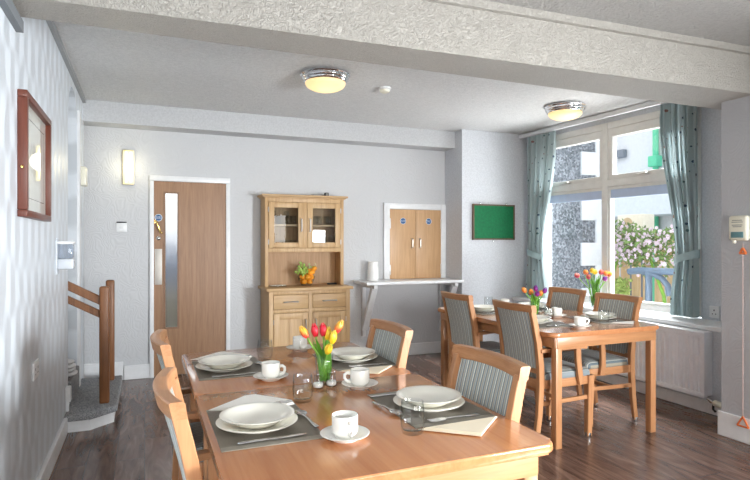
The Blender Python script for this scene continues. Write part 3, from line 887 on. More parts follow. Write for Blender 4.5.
dp = thing('soap_dispenser', 'clear and white soap dispenser on the left wall by the arch', 'dispenser', (LX - 0.003, 4.15, 1.18))
MB().box(0, 0.012, -0.05, 0.06, -0.03, 0.20, 0.004).build('backplate', M['disp_grey'], dp)
MB().box(0.01, 0.105, -0.048, 0.058, 0.0, 0.072, 0.012, 3).build('dispenser_body', M['disp_grey'], dp)
MB().box(0.01, 0.10, -0.045, 0.055, 0.072, 0.165, 0.012, 3).build('reservoir', M['clear_plastic'], dp)
MB().box(0.008, 0.105, -0.05, 0.06, 0.165, 0.186, 0.009, 3).build('lid', M['white'], dp)
so = thing('wall_socket', 'white double socket low on the left wall', 'socket', (LX, 3.355, 0.695))
MB().box(0, 0.01, -0.075, 0.075, -0.045, 0.045, 0.004).build('socket_plate', M['white'], so)
for yy in (-0.035, 0.035):
    k = MB().box(0.0095, 0.0105, yy - .004, yy + .004, 0.0, 0.014).box(0.0095, 0.0105, yy - .012, yy - .006, -0.022, -0.016).box(0.0095, 0.0105, yy + .006, yy + .012, -0.022, -0.016)
    k.build('socket_hole', M['black'], so, smooth=False)
so2 = thing('wall_socket', 'white socket on the wall right of the window above the ledge', 'socket', wp(2.34, 0, 0.76), WANG)
MB().box(-0.043, 0.043, -0.012, 0, -0.05, 0.05, 0.004).build('socket_plate', M['white'], so2)
k = MB()
for xx in (-0.014, 0.014):
    k.box(xx - .004, xx + .004, -0.013, -0.0115, -0.02, -0.012)
k.box(-0.004, 0.004, -0.013, -0.0115, 0.008, 0.022)
k.build('socket_hole', M['black'], so2, smooth=False)

gb = thing('notice_board', 'green felt notice board with a brown frame on the far wall', 'notice board', (0, WY, 0))
xa, xb, za, zb = 3.575, 4.145, 1.397, 1.797
MB().box(xa, xb, -0.022, -0.002, za, zb).build('felt_panel', M['green'], gb, smooth=False)
MB().box(xa - .012, xa + .008, -0.03, 0, za - .012, zb + .012, .003).box(xb - .008, xb + .012, -0.03, 0, za - .012, zb + .012, .003).box(xa + .008, xb - .008, -0.029, 0, za - .011, za + .006, .002).box(xa + .008, xb - .008, -0.029, 0, zb - .006, zb + .011, .002).build('board_frame', M['bracket_brown'], gb)
for xx, zz in ((xa + 0.10, zb + .02), (xb - 0.10, zb + .02), ((xa + xb) / 2, za - .02)):
    MB().box(xx - .008, xx + .008, -0.02, 0, zz - .016, zz + .016, .003).build('fixing_tab', M['steel'], gb)

cu = thing('call_point', 'cream nurse call unit with teal label on the right pier', 'call unit', (3.76, 2.548, 1.455))
MB().box(-0.042, 0.0, -0.066, 0.066, -0.086, 0.086, 0.018, 3).build('unit_body', M['ivory'], cu)
MB().box(-0.046, -0.04, -0.042, 0.042, -0.066, -0.026, 0.001).build('teal_label', M['teal_label'], cu)
for i, (zz, hw) in enumerate(((0.052, 0.034), (0.040, 0.038), (0.020, 0.036), (0.009, 0.030))):
    MB().box(-0.0445, -0.041, -hw, hw, zz - 0.0028, zz + 0.0028).build('print_line', M['grey_print'], cu, smooth=False)
MB().tube([(-0.02, 0.035, -0.084), (-0.02, 0.035, -0.104)], 0.012, 10).build('cord_outlet', M['ivory'], cu)
pc = thing('pull_cord', 'thin pull cord with orange triangles hanging down the right pier', 'pull cord', (3.735, 2.52, 0))
MB().tube([(0, 0, 1.35), (0, 0, 0.17)], 0.0022, 6).build('cord', M['cord'], pc)
def tri(zc, r, t):
    m_ = MB(); pts = []
    for a in (90, 210, 330):
        pts.append((0, r * math.cos(R(a)), zc + r * math.sin(R(a))))
    for a, b_ in ((0, 1), (1, 2), (2, 0)):
        m_.tube([pts[a], pts[b_]], t, 8)
    return m_
tri(0.135, 0.045, 0.006).build('pull_triangle', M['orange_plastic'], pc)
tri(1.295, 0.024, 0.008).build('pull_handle', M['orange_plastic'], pc)

# ceiling fittings
def ceiling_light(label, x, y):
    t = thing('ceiling_light', label, 'ceiling light', (x, y, ZC), 0, 'ceiling lights')
    prof = [(0.175, 0.0), (0.192, -0.004), (0.195, -0.016), (0.186, -0.024), (0.182, -0.027), (0.186, -0.031), (0.184, -0.043), (0.174, -0.050), (0.170, -0.053), (0.174, -0.057), (0.170, -0.068), (0.152, -0.074)]
    MB().lathe(prof, 48).build('chrome_rim', M['chrome'], t, angle=60)
    dm = [(0.158, -0.066), (0.157, -0.078)]
    for i in range(1, 9):
        a = PI / 2 * i / 8
        dm.append((max(0.0005, 0.157 * math.cos(a)), -0.078 - 0.062 * math.sin(a)))
    MB().lathe(dm, 40).build('glass_dome', M['dome'], t, angle=180)
    return t
ceiling_light('chrome rimmed dome light on the ceiling nearer the dresser', 1.31, 4.18)
ceiling_light('chrome rimmed dome light on the ceiling nearer the window', 3.76, 4.27)
sd = thing('smoke_detector', 'small white smoke detector on the ceiling', 'smoke detector', (1.90, 4.37, ZC))
MB().lathe([(0.055, 0), (0.055, -0.014), (0.046, -0.018)], 28).build('detector_base', M['white'], sd)
MB().lathe([(0.044, -0.016), (0.040, -0.036), (0.022, -0.044), (0.0005, -0.045)], 28).build('detector_head', M['ivory'], sd)

# ================================================================== OUTDOORS
tag(MB().box(4.9, 16.0, -2.0, 18.0, -0.35, -0.25).build('ground_outside', M['paving'], None, smooth=False), kind='structure')
ob = thing('pebbledash_building', 'grey pebbledash wall with stepped white quoins outside the left pane', 'building', (0, 6.3, -0.25))
MB().box(4.72, 6.25, 0, 0.4, 0, 4.6).build('pebbledash_wall', M['pebble'], ob, smooth=False)
for i in range(13):
    wq = 0.44 if i % 2 else 0.17
    z0 = 0.28 + i * 0.33
    MB().box(6.27 - wq, 6.29, -0.03, 0.42, z0 - 0.005, z0 + 0.33, 0.008).build('quoin', M['render_white'], ob)
MB().box(4.9, 6.5, -0.45, 0.5, 3.62, 3.72).build('eaves', M['slate'], ob, smooth=False)
wb = thing('white_building', 'white rendered building across the yard outside the window', 'building', (11.0, 0, -0.25))
MB().box(0, 3.0, 4.0, 18.0, 0, 7.0).build('rendered_wall', M['render_white'], wb, smooth=False)
MB().box(-0.9, 0.0, 4.5, 18.0, 2.2, 3.0).build('lean_to_roof', plain('pale_blue_fascia', srgb(206, 216, 224), 0.6), wb, smooth=False)
MB().box(-0.12, 0.0, 10.3, 11.3, 3.7, 3.9, 0.02).box(-0.3, 0.0, 10.9, 11.5, 3.9, 4.25, 0.02).build('eaves', M['slate'], wb)
for yy in (10.15, 9.75):
    MB().box(-0.03, 0.0, yy - 0.1, yy + 0.1, 4.55, 5.0).build('window', M['slate'], wb, smooth=False)
MB().tube([(-0.08, 9.40, 0.2), (-0.08, 9.40, 6.5)], 0.065, 10).box(-0.2, 0.0, 9.28, 9.52, 3.35, 3.6, 0.02).build('downpipe', M['downpipe'], wb)
acu = thing('air_conditioner', 'boxy white air conditioner unit beyond the flowers', 'air conditioner', (8.6, 7.85, 1.52))
MB().box(-0.15, 0.15, -0.30, 0.30, 0, 0.36, 0.02).build('unit_case', M['ivory'], acu)
MB().lathe([(0.12, 0), (0.12, 0.01), (0.0005, 0.012)], 24, M_=Matrix.Translation((-0.15, 0.05, 0.18)) @ Matrix.Rotation(R(-90), 4, 'Y')).build('fan_grille', plain('tan_grille', srgb(196, 176, 140), 0.6), acu)
MB().box(-0.12, 0.12, -0.25, 0.25, -1.75, 0.0, 0.01).build('stand', M['slate'], acu)
fc = thing('slatted_fence', 'pale timber slatted fence across the yard outside the right pane', 'fence', (7.0, 0, -0.25))
pl = MB()
for i in range(22):
    y = 4.2 + i * 0.21
    pl.box(-0.012, 0.012, y, y + 0.155, 0.0, 1.75, 0.004)
pl.build('slat_panel', M['fence'], fc)
MB().box(0.012, 0.05, 4.2, 8.8, 1.45, 1.55).box(0.012, 0.05, 4.2, 8.8, 0.35, 0.45).build('fence_rail', M['fence'], fc, smooth=False)
# flowering basket plant hanging over the fence
fb = thing('flowering_shrub', 'pink and white flowering shrub in front of the fence', 'shrub', (6.75, 6.2, 1.0))
lv, bl = MB(), MB()
for i in range(2600):
    y = random.gauss(0, 0.75); z = random.uniform(-0.06, 0.62) + 0.08 * math.sin(4 * y)
    x = max(-0.22, min(0.14, random.gauss(0, 0.10)))
    y = max(-1.8, min(1.9, y))
    if random.random() < 0.6 and z < 0.10: continue
    q = Matrix.Translation((x, y, z)) @ Matrix.Rotation(random.uniform(0, 6.3), 4, 'X') @ Matrix.Rotation(random.uniform(-1, 1), 4, 'Z')
    if random.random() < 0.72:
        a, b_ = random.uniform(.028, .055), random.uniform(.014, .024)
        vs = [q @ Vector(p) for p in ((0, -a, 0), (0.008, 0, b_), (0, a, 0), (0.008, 0, -b_))]
        lv.bm.faces.new([lv.bm.verts.new(p) for p in vs])
    else:
        r = random.uniform(.014, .030)
        q2 = Matrix.Translation((-0.10, 0, 0)) @ q
        for k in range(5):
            an = 2 * PI * k / 5
            c = Vector((0, r * .6 * math.cos(an), r * .6 * math.sin(an)))
            vs = [q2 @ (c + Vector((0, r * .55 * math.cos(t), r * .55 * math.sin(t)))) for t in (0, 1.26, 2.5, 3.77, 5.03)]
            bl.bm.faces.new([bl.bm.verts.new(p) for p in vs])
tag(lv.build('foliage', M['leaf_out'], fb, smooth=False, recalc=False), kind='stuff')
tag(bl.build('blossom', M['blossom'], fb, smooth=False, recalc=False), kind='stuff')
MB().tube([(0.05, 0.6, -1.25), (0.02, 0.5, -0.4), (0, 0.3, 0.1)], [0.03, 0.025, 0.015], 8).tube([(0.05, -0.6, -1.25), (0.03, -0.5, -0.4), (0, -0.3, 0.1)], [0.03, 0.025, 0.015], 8).build('stem', M['green_stem'], fb)
lb = thing('garden_shrub', 'light green leafy shrub at the foot of the fence', 'shrub', (6.68, 6.35, -0.25))
lv = MB()
for i in range(420):
    a = random.uniform(0, 6.28); h_ = random.uniform(0.1, 1.05)
    r = random.uniform(0, 0.24) * (1.1 - 0.5 * h_)
    q = Matrix.Translation((r * math.cos(a), r * math.sin(a), h_)) @ Matrix.Rotation(random.uniform(0, 6.3), 4, 'X') @ Matrix.Rotation(random.uniform(-1, 1), 4, 'Z')
    a, b_ = random.uniform(.03, .06), random.uniform(.015, .03)
    lv.bm.faces.new([lv.bm.verts.new(q @ Vector(p)) for p in ((0, -a, 0), (0.008, 0, b_), (0, a, 0), (0.008, 0, -b_))])
tag(lv.build('foliage', plain('lime_foliage', srgb(176, 196, 110), 0.6, noise=0.3), lb, smooth=False, recalc=False), kind='stuff')
MB().tube([(0, 0, 0), (0.01, 0.02, 0.8)], [0.025, 0.012], 8).build('stem', M['green_stem'], lb)
rl = thing('hand_rail', 'blue grey tubular handrail curving down outside the right pane', 'handrail', (5.75, 0, 0))
MB().tube([(0, 5.35, 0.98), (0, 5.2, 1.0), (0, 4.0, 1.02), (0, 3.0, 1.02)], 0.042, 12).build('top_rail', M['rail_blue'], rl)
MB().tube([(0, 5.05, 1.0), (0, 5.05, -0.25)], 0.042, 12).build('post', M['rail_blue'], rl)
MB().tube([(0, 5.12, 0.98), (0, 4.98, 0.97), (0, 4.86, 0.92), (0, 4.78, 0.84), (0, 4.75, 0.72)], 0.036, 12).build('curved_rail', M['rail_blue'], rl)
# ================================================================== FURNITURE
def rounded_rect(x0, x1, y0, y1, r, n=6):
    pts = []
    for cx, cy, a0 in ((x1 - r, y1 - r, 0), (x0 + r, y1 - r, 90), (x0 + r, y0 + r, 180), (x1 - r, y0 + r, 270)):
        for i in range(n + 1):
            a = R(a0 + 90 * i / n)
            pts.append((cx + r * math.cos(a), cy + r * math.sin(a)))
    return pts
TZ = 0.765
def make_table(name, label, x0, x1, y0, y1, r, group=None, inset=0.04, inset_y=None):
    cx, cy = (x0 + x1) / 2, (y0 + y1) / 2
    t = thing(name, label, 'table', (cx, cy, 0), 0, group)
    hx, hy = (x1 - x0) / 2, (y1 - y0) / 2
    MB().prism(rounded_rect(-hx, hx, -hy, hy, r), 'z', TZ - 0.032, TZ, 0.011, 4).build('tabletop', M['table_top'], t)
    lw, i_ = 0.050, inset
    j_ = i_ if inset_y is None else inset_y
    ax, ay = hx - i_ - 0.006, hy - j_ - 0.006
    ap = MB()
    for s in (-1, 1):
        ap.box(-ax, ax, s * ay - 0.011, s * ay + 0.011, TZ - 0.105, TZ - 0.030, 0.002)
        ap.box(s * ax - 0.011, s * ax + 0.011, -ay, ay, TZ - 0.105, TZ - 0.030, 0.002)
    ap.build('apron', M['table_edge'], t)
    for sx in (-1, 1):
        for sy in (-1, 1):
            a, b_ = sx * (hx - i_ - lw / 2), sy * (hy - j_ - lw / 2)
            MB().box(a - lw / 2, a + lw / 2, b_ - lw / 2, b_ + lw / 2, 0.0, TZ - 0.032, 0.005).build('leg', M['beech'], t)
    return t
make_table('dining_table', 'square beech dining table nearest the camera in the foreground', 0.180, 1.135, 1.318, 2.264, 0.035)
make_table('dining_table', 'square beech dining table pushed behind the foreground one, toward the door', 0.180, 1.130, 2.268, 3.135, 0.04)
make_table('dining_table', 'beech dining table by the window with four armchairs', 2.435, 3.43, 2.885, 4.46, 0.07, inset=0.05, inset_y=0.02)

# ------------------------------------------------------------------ chair (sitter faces local +x)
def make_chair(label):
    t = thing('dining_chair', label, 'chair', (0, 0, 0))
    stile = [(-0.262, 0.0), (-0.236, 0.20), (-0.222, 0.40), (-0.224, 0.52), (-0.242, 0.68), (-0.272, 0.82), (-0.293, 0.905)]
    for s in (-1, 1):
        y = s * 0.200
        l_ = MB().bar([(x, y, max(z, 0.012)) for x, z in stile], 0.034, 0.042, [0.85, 0.95, 1.05, 1.05, 1.0, 0.95, 0.92]).build('leg', M['beech'], t)
        MB().lathe([(0.019, 0.0), (0.021, 0.004), (0.021, 0.026), (0.016, 0.032)], 14, (-0.261, y, 0)).build('glide', M['steel'], l_)
        l_ = MB().bar([(0.186, y, 0.012), (0.196, y, 0.30), (0.198, y, 0.435)], 0.052, 0.052, [0.74, 0.95, 1.0]).build('leg', M['beech'], t)
        MB().lathe([(0.020, 0.0), (0.023, 0.005), (0.023, 0.034), (0.017, 0.040)], 14, (0.186, y, 0)).build('glide', M['steel'], l_)
        ar = MB().bar([(-0.232, y + s * 0.006, 0.632), (-0.08, y + s * 0.014, 0.642), (0.09, y + s * 0.014, 0.642), (0.15, y + s * 0.012, 0.636)], 0.042, 0.024)
        ar.build('arm', M['beech_x'], t)
        MB().bar([(0.082, y + s * 0.012, 0.636), (0.080, y + s * 0.018, 0.55), (0.086, y + s * 0.026, 0.46), (0.100, y + s * 0.026, 0.385)], 0.026, 0.042).build('arm_support', M['beech'], t)
        MB().box(-0.228, 0.19, y - 0.011, y + 0.011, 0.375, 0.432, 0.003).build('seat_rail', M['beech_x'], t)
        MB().bar([(-0.245, y, 0.275), (0.19, y, 0.285)], 0.020, 0.028).build('stretcher', M['beech_x'], t)
    MB().box(0.186, 0.208, -0.19, 0.19, 0.375, 0.432, 0.003).build('seat_rail', M['beech_y'], t)
    MB().box(-0.232, -0.210, -0.19, 0.19, 0.375, 0.432, 0.003).build('seat_rail', M['beech_y'], t)
    MB().box(-0.035, -0.012, -0.198, 0.198, 0.266, 0.292, 0.004).build('stretcher', M['beech_y'], t)
    # domed seat cushion
    sc = MB(); rs = []
    ol = rounded_rect(-0.205, 0.218, -0.2085, 0.2085, 0.04, 5)
    for k, (sc_, z) in enumerate(((0.96, 0.425), (1.0, 0.435), (1.0, 0.455), (0.985, 0.468), (0.93, 0.480), (0.75, 0.490), (0.45, 0.495), (0.1, 0.497))):
        rs.append([(0.006 + (p[0] - 0.006) * sc_, p[1] * sc_, z) for p in ol])
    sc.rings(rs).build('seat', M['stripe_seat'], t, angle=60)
    # curved back
    def bx(z):
        for (xa, za), (xb, zb) in zip(stile, stile[1:]):
            if za <= z <= zb: return xa + (xb - xa) * (z - za) / (zb - za)
        return stile[-1][0]
    def curve(y, dep): return -dep * (1 - (y / 0.215) ** 2)
    bp = MB(); rs = []
    ny = 14
    for j in range(11):
        z = 0.50 + (0.898 - 0.50) * j / 10
        dep = 0.010 + 0.020 * j / 10
        f_, b_ = [], []
        for i in range(ny + 1):
            y = -0.184 + 0.368 * i / ny
            e = 0.010 * (1 - (abs(y) / 0.184) ** 6)
            f_.append((bx(z) + curve(y, dep) + 0.004 + e, y, z)); b_.append((bx(z) + curve(y, dep) - 0.004 - e, y, z))
        rs.append(f_ + b_[::-1])
    bp.rings(rs).build('backrest', M['stripe_back'], t, angle=60)
    cr = MB(); rs = []
    for i in range(19):
        y = -0.222 + 0.444 * i / 18
        c = curve(y, 0.034)
        x = -0.291 + c
        hw = 0.0185
        rs.append([(x - hw, y, 0.893), (x + hw - .003, y, 0.893), (x + hw, y, 0.897), (x + hw - 0.006, y, 0.935), (x + hw - 0.012, y, 0.940), (x - hw - 0.006, y, 0.940), (x - hw - 0.010, y, 0.936)])
    cr.rings(rs).build('crest_rail', M['beech_y'], t, angle=40)
    rl = MB(); rs = []
    for i in range(13):
        y = -0.19 + 0.38 * i / 12
        x = bx(0.49) + curve(y, 0.012)
        rs.append([(x - .012, y, 0.475), (x + .012, y, 0.475), (x + .012, y, 0.508), (x - .012, y, 0.508)])
    rl.rings(rs).build('lower_back_rail', M['beech_y'], t, angle=40)
    return t
proto = make_chair('striped beech armchair at the left of the foreground table, nearest the camera')
spots = [
    (0.375, 1.765, 0, None),
    (0.375, 2.650, 0, 'striped beech armchair at the left of the foreground tables, nearer the door'),
    (0.890, 1.760, PI, 'striped beech armchair at the right of the foreground table, nearest the camera'),
    (0.865, 2.598, PI, 'striped beech armchair at the right of the foreground tables, nearer the dresser'),
    (2.668, 3.212, 0, 'striped beech armchair at the near left of the window table, back to camera'),
    (2.665, 3.975, 0, 'striped beech armchair at the far left of the window table, near the hatch'),
    (3.190, 3.355, PI, 'striped beech armchair at the near right of the window table, beside the radiator'),
    (3.235, 3.985, PI, 'striped beech armchair at the far right of the window table, under the window'),
]
for i, (x, y, a, lab) in enumerate(spots):
    c = proto if i == 0 else copy_tree(proto)
    c.location = (x, y, 0); c.rotation_euler = (0, 0, a)
    if lab: c['label'] = lab
    c['group'] = 'armchairs at the dining tables'

# ------------------------------------------------------------------ dresser
dr = thing('dresser', 'light oak dresser with two glazed doors over an open niche and drawers', 'dresser', (1.155, BY, 0))
W, DL, DU, ZCN = 0.868, 0.435, 0.235, 0.89     # width, lower and upper depth, counter height
# lower carcass
c = MB().box(0, 0.028, -DL, -0.004, 0, ZCN - .03, .002).box(W - .028, W, -DL, -0.004, 0, ZCN - .03, .002)
c.box(0.0, W, -0.016, -0.004, 0.05, ZCN - .03).box(0.028, W - .028, -DL + .002, -0.01, 0.09, 0.11)
c.build('lower_carcass', M['oak'], dr)
ff = MB()
for a, b_ in ((0, 0.045), (W / 2 - .022, W / 2 + .022), (W - .045, W)): ff.box(a, b_, -DL - .004, -DL + .018, 0.0, ZCN - .03, .002)
for z0, z1 in ((0.0, 0.10), (0.635, 0.672), (0.822, ZCN - .03)): ff.box(0.045, W - .045, -DL - .003, -DL + .016, z0, z1, .002)
ff.build('lower_frame', M['oak'], dr)
MB().box(-0.03, W + .03, -DL - .035, -0.002, ZCN - .03, ZCN, .006).build('counter_top', M['oak_x'], dr)
for k, (a, b_) in enumerate(((0.048, W / 2 - .025), (W / 2 + .025, W - .048))):
    d_ = MB().box(a, b_, -DL - .006, -DL + .30, 0.675, 0.819, .003).build('drawer', M['oak_x'], dr)
    xm = (a + b_) / 2
    MB().tube([(xm - .075, -DL - .006, .745), (xm - .072, -DL - .03, .748), (xm, -DL - .036, .752), (xm + .072, -DL - .03, .748), (xm + .075, -DL - .006, .745)], [.006, .008, .006, .008, .006], 8).build('drawer_handle', M['nickel'], d_)
    do = MB().box(a, a + .06, -DL - .006, -DL + .014, 0.103, 0.632, .002).box(b_ - .06, b_, -DL - .006, -DL + .014, 0.103, 0.632, .002).box(a, b_, -DL - .0055, -DL + .014, 0.103, .165, .002).box(a, b_, -DL - .0055, -DL + .014, .57, .632, .002).box(xm - .022, xm + .022, -DL - .004, -DL + .012, .16, .575, .002)
    do.box(a + .05, b_ - .05, -DL + .003, -DL + .010, .15, .58)
    do = do.build('cabinet_door', M['oak'], dr)
    xh = a if k == 0 else b_
    MB().tube([(xh, -DL - .008, .52), (xh, -DL - .008, .57)], .005, 8).build('door_hinge', M['nickel'], do)
    xk = b_ - .03 if k == 0 else a + .03
    MB().tube([(xk, -DL - .006, .44), (xk, -DL - .03, .445), (xk, -DL - .034, .50), (xk, -DL - .03, .555), (xk, -DL - .006, .56)], .007, 8).build('door_handle', M['nickel'], do)
# upper carcass
ZU = 1.838
c = MB().box(0, .024, -DU, -.004, ZCN, ZU, .002).box(W - .024, W, -DU, -.004, ZCN, ZU, .002).box(.024, W - .024, -DU + .01, -.004, 1.262, 1.286).box(.024, W - .024, -DU + .03, -.01, 1.528, 1.548)
c.build('upper_carcass', M['oak'], dr)
MB().box(0.02, W - .02, -.018, -.005, ZCN, ZU).build('back_panel', M['oak_dark'], dr, smooth=False)
ff = MB().box(0, .036, -DU - .002, -DU + .018, ZCN, ZU, .002).box(W - .036, W, -DU - .002, -DU + .018, ZCN, ZU, .002).box(.036, W - .036, -DU - .001, -DU + .018, 1.252, 1.296, .002).box(.036, W - .036, -DU - .001, -DU + .018, 1.782, ZU, .002).box(W / 2 - .018, W / 2 + .018, -DU - .001, -DU + .018, 1.29, 1.79, .002)
ff.build('upper_frame', M['oak'], dr)
MB().prism([(-0.036, -DU - .045), (W + .036, -DU - .045), (W + .036, -.002), (-.036, -.002)], 'z', ZU, ZU + .022, .006).prism([(-0.016, -DU - .02), (W + .016, -DU - .02), (W + .016, -.002), (-.016, -.002)], 'z', ZU - .012, ZU, .003).build('cornice', M['oak_x'], dr)
for k, (a, b_) in enumerate(((.039, W / 2 - .020), (W / 2 + .020, W - .039))):
    t_ = .060
    do = MB().box(a, a + t_, -DU - .008, -DU + .012, 1.299, 1.779, .003).box(b_ - t_, b_, -DU - .008, -DU + .012, 1.299, 1.779, .003).box(a + t_, b_ - t_, -DU - .0075, -DU + .012, 1.299, 1.355, .003).box(a + t_, b_ - t_, -DU - .0075, -DU + .012, 1.722, 1.779, .003)
    do = do.build('glazed_door', M['oak'], dr)
    MB().box(a + t_, b_ - t_, -DU, -DU + .003, 1.355, 1.722).build('door_pane', M['cab_pane'], do, smooth=False)
    xk = b_ - .028 if k == 0 else a + .028
    MB().tube([(xk, -DU - .008, 1.47), (xk, -DU - .034, 1.478), (xk, -DU - .040, 1.54), (xk, -DU - .034, 1.60), (xk, -DU - .008, 1.61)], [.006, .008, .0065, .008, .006], 8).build('door_handle', M['nickel'], do)
    xh = a - .002 if k == 0 else b_ + .002
    for zh in (1.36, 1.70):
        MB().tube([(xh, -DU - .010, zh - .026), (xh, -DU - .010, zh + .026)], .0055, 8).build('door_hinge', M['nickel'], do)

# ================================================================== TABLEWARE PROTOTYPES
def lathe_thing(name, prof, mat, n=40, angle=60):
    return MB().lathe(prof, n).build(name, mat, None, angle=angle)
# profiles run up the outside, over the rim and down the inside
plate_prof = [(.0005, 0), (.078, 0), (.080, .004), (.100, .010), (.127, .018), (.1295, .0205), (.127, .022), (.100, .0145), (.082, .0085), (.0005, .0075)]
bowl_prof = [(r_, z_ * .74) for r_, z_ in [(.0005, 0), (.060, 0), (.063, .005), (.088, .022), (.104, .038), (.117, .0425), (.1185, .045), (.116, .0465), (.101, .0425), (.083, .026), (.060, .011), (.0005, .009)]]
saucer_prof = [(.0005, 0), (.040, 0), (.042, .004), (.058, .010), (.074, .017), (.0755, .019), (.074, .020), (.056, .013), (.040, .008), (.0005, .007)]
cup_prof = [(.0005, 0), (.026, 0), (.028, .004), (.034, .008), (.0385, .016), (.0395, .030), (.0395, .064), (.0385, .066), (.037, .064), (.0368, .030), (.0355, .018), (.030, .011), (.0005, .009)]
tumbler_prof = [(.0005, 0), (.028, 0), (.032, .003), (.036, .018), (.0385, .045), (.0375, .075), (.0345, .100), (.0338, .101), (.0330, .100), (.0360, .075), (.0370, .045), (.0345, .022), (.030, .013), (.0005, .011)]
def cup(name='coffee_cup'):
    t = thing(name, None, 'cup')
    MB().lathe(cup_prof, 40).build('cup_body', M['cup'], t, angle=60)
    MB().tube([(.0375, 0, .050), (.052, 0, .053), (.062, 0, .046), (.063, 0, .033), (.056, 0, .021), (.045, 0, .016), (.0375, 0, .018)], [.006, .0055, .005, .005, .005, .0055, .006], 10, flat=1.2).build('cup_handle', M['cup'], t, angle=180)
    return t
def knife():
    m_ = MB()
    # handle then blade along +x
    m_.tube([(-.105, 0, .004), (-.100, 0, .004), (-.06, 0, .004), (-.02, 0, .004), (-.010, 0, .004)], [.004, .0075, .0065, .0055, .0045], 10, flat=.55)
    m_.prism([(-.010, -.004), (.0, -.009), (.085, -.009), (.105, -.002), (.105, .002), (.09, .0055), (-.010, .004)], 'z', .003, .0052, .0006, 1)
    return m_.build('table_knife', M['steel'])
def fork():
    m_ = MB()
    m_.tube([(-.10, 0, .003), (-.095, 0, .003), (-.05, 0, .004), (.0, 0, .007), (.030, 0, .006)], [.003, .0085, .006, .0038, .005], 10, flat=.45)
    m_.prism([(.028, -.005), (.040, -.012), (.056, -.013), (.056, .013), (.040, .012), (.028, .005)], 'z', .0045, .007, .0008, 1)
    for y in (-.0108, -.0036, .0036, .0108):
        m_.tube([(.054, y, .006), (.072, y, .0045), (.096, y, .007)], [.0020, .0020, .0012], 6)
    return m_.build('table_fork', M['steel'])
def spoon():
    m_ = MB()
    m_.tube([(-.095, 0, .003), (-.09, 0, .003), (-.05, 0, .004), (.0, 0, .008), (.035, 0, .007)], [.003, .0075, .0055, .0036, .0048], 10, flat=.45)
    pr = []
    for i in range(9):
        a = PI * i / 8
        pr.append((.0205 * math.sin(a) + .0005, -math.cos(a)))
    rs = []
    for k in range(11):
        t = k / 10; x = .030 + .060 * t
        wd = .0195 * math.sin(PI * min(1, .12 + .80 * t)) ** .8
        ring = []
        for i in range(8): 
            y = -wd + 2 * wd * i / 7
            dz = .006 * (y / .0195) ** 2 + .005 * (2 * t - 1) ** 2
            ring.append((x, y, .0012 + dz))
        ring2 = [(p[0], p[1], p[2] + .0014) for p in ring[::-1]]
        rs.append(ring + ring2)
    m_.rings(rs)
    return m_.build('dessert_spoon', M['steel'])
def napkin(pts, mat, name='folded_napkin'):
    """a folded napkin: three stacked offset sheets over polygon pts, origin at their centre"""
    cx = sum(p[0] for p in pts) / len(pts); cy = sum(p[1] for p in pts) / len(pts)
    lp = [(p[0] - cx, p[1] - cy) for p in pts]
    m_ = MB()
    for k in range(3):
        s = 1 - .05 * k
        m_.prism([(x * s + .004 * k, y * s) for x, y in lp], 'z', .0004 + .0022 * k, .0020 + .0022 * k, .0005, 1)
    o = m_.build(name, mat, None)
    o.location = (cx, cy, 0)
    return o
first = {}
def put(kind, maker, loc, rz, label, cat, group):
    if kind not in first:
        o = maker(); first[kind] = o
    else:
        o = copy_tree(first[kind])
    o.location = loc; o.rotation_euler = (0, 0, rz)
    return tag(o, label, cat, group)
def mat_maker():
    t = thing('placemat', None, 'placemat')
    hx, hy = .155, .21
    MB().box(-hx, hx, -hy + .03, hy - .03, 0, .003, .0008, 1).build('woven_panel', M['mat'], t)
    for s in (-1, 1):
        MB().box(-hx, hx, s * (hy - .015) - .015, s * (hy - .015) + .015, 0.0002, .0031, .0008, 1).build('woven_band', M['mat_band'], t)
    return t
ZM = TZ + .0032
def setting(place, plate, mat_c, face, knife_p, fork_p, spoon_p, group_t):
    """face 0: sitter on the left looking right (+x); PI: sitter on the right"""
    put('mat', mat_maker, (mat_c[0], mat_c[1], TZ), face, 'grey woven placemat at ' + place, 'placemat', 'placemats on ' + group_t)
    put('plate', lambda: lathe_thing('dinner_plate', plate_prof, M['plate']), (*plate, ZM), 0, 'ivory dinner plate under the bowl at ' + place, 'plate', 'dinner plates on ' + group_t)
    put('bowl', lambda: lathe_thing('soup_bowl', bowl_prof, M['plate']), (plate[0], plate[1], ZM + .0088), 0, 'ivory rimmed soup bowl on the plate at ' + place, 'bowl', 'soup bowls on ' + group_t)
    put('knife', knife, (knife_p[0], knife_p[1], ZM), knife_p[2], 'steel table knife at ' + place, 'knife', 'table knives on ' + group_t)
    if fork_p: put('fork', fork, (fork_p[0], fork_p[1], fork_p[3] if len(fork_p) > 3 else ZM), fork_p[2], 'steel fork at ' + place, 'fork', 'forks on ' + group_t)
    if spoon_p: put('spoon', spoon, (spoon_p[0], spoon_p[1], ZM), spoon_p[2], 'steel dessert spoon across the top of ' + place, 'spoon', 'dessert spoons on ' + group_t)
FT, WT = 'the foreground tables', 'the window table'
setting('the near left place of the foreground tables', (.335, 1.80), (.355, 1.825), 0, (.355, 1.655, R(2)), (.40, 1.985, R(2), ZM + .0075), (.500, 1.80, R(95)), FT)
setting('the far left place of the foreground tables', (.345, 2.675), (.372, 2.695), 0, (.375, 2.515, R(3)), (.40, 2.86, R(2), ZM + .0075), (.515, 2.64, R(92)), FT)
setting('the near right place of the foreground tables', (.950, 1.785), (.952, 1.795), PI, (.90, 1.955, R(178)), (.955, 1.618, R(182)), (.790, 1.80, R(-82)), FT)
setting('the far right place of the foreground tables', (.965, 2.630), (.975, 2.64), PI, (.99, 2.80, R(178)), (.985, 2.465, R(181)), (.815, 2.62, R(-90)), FT)
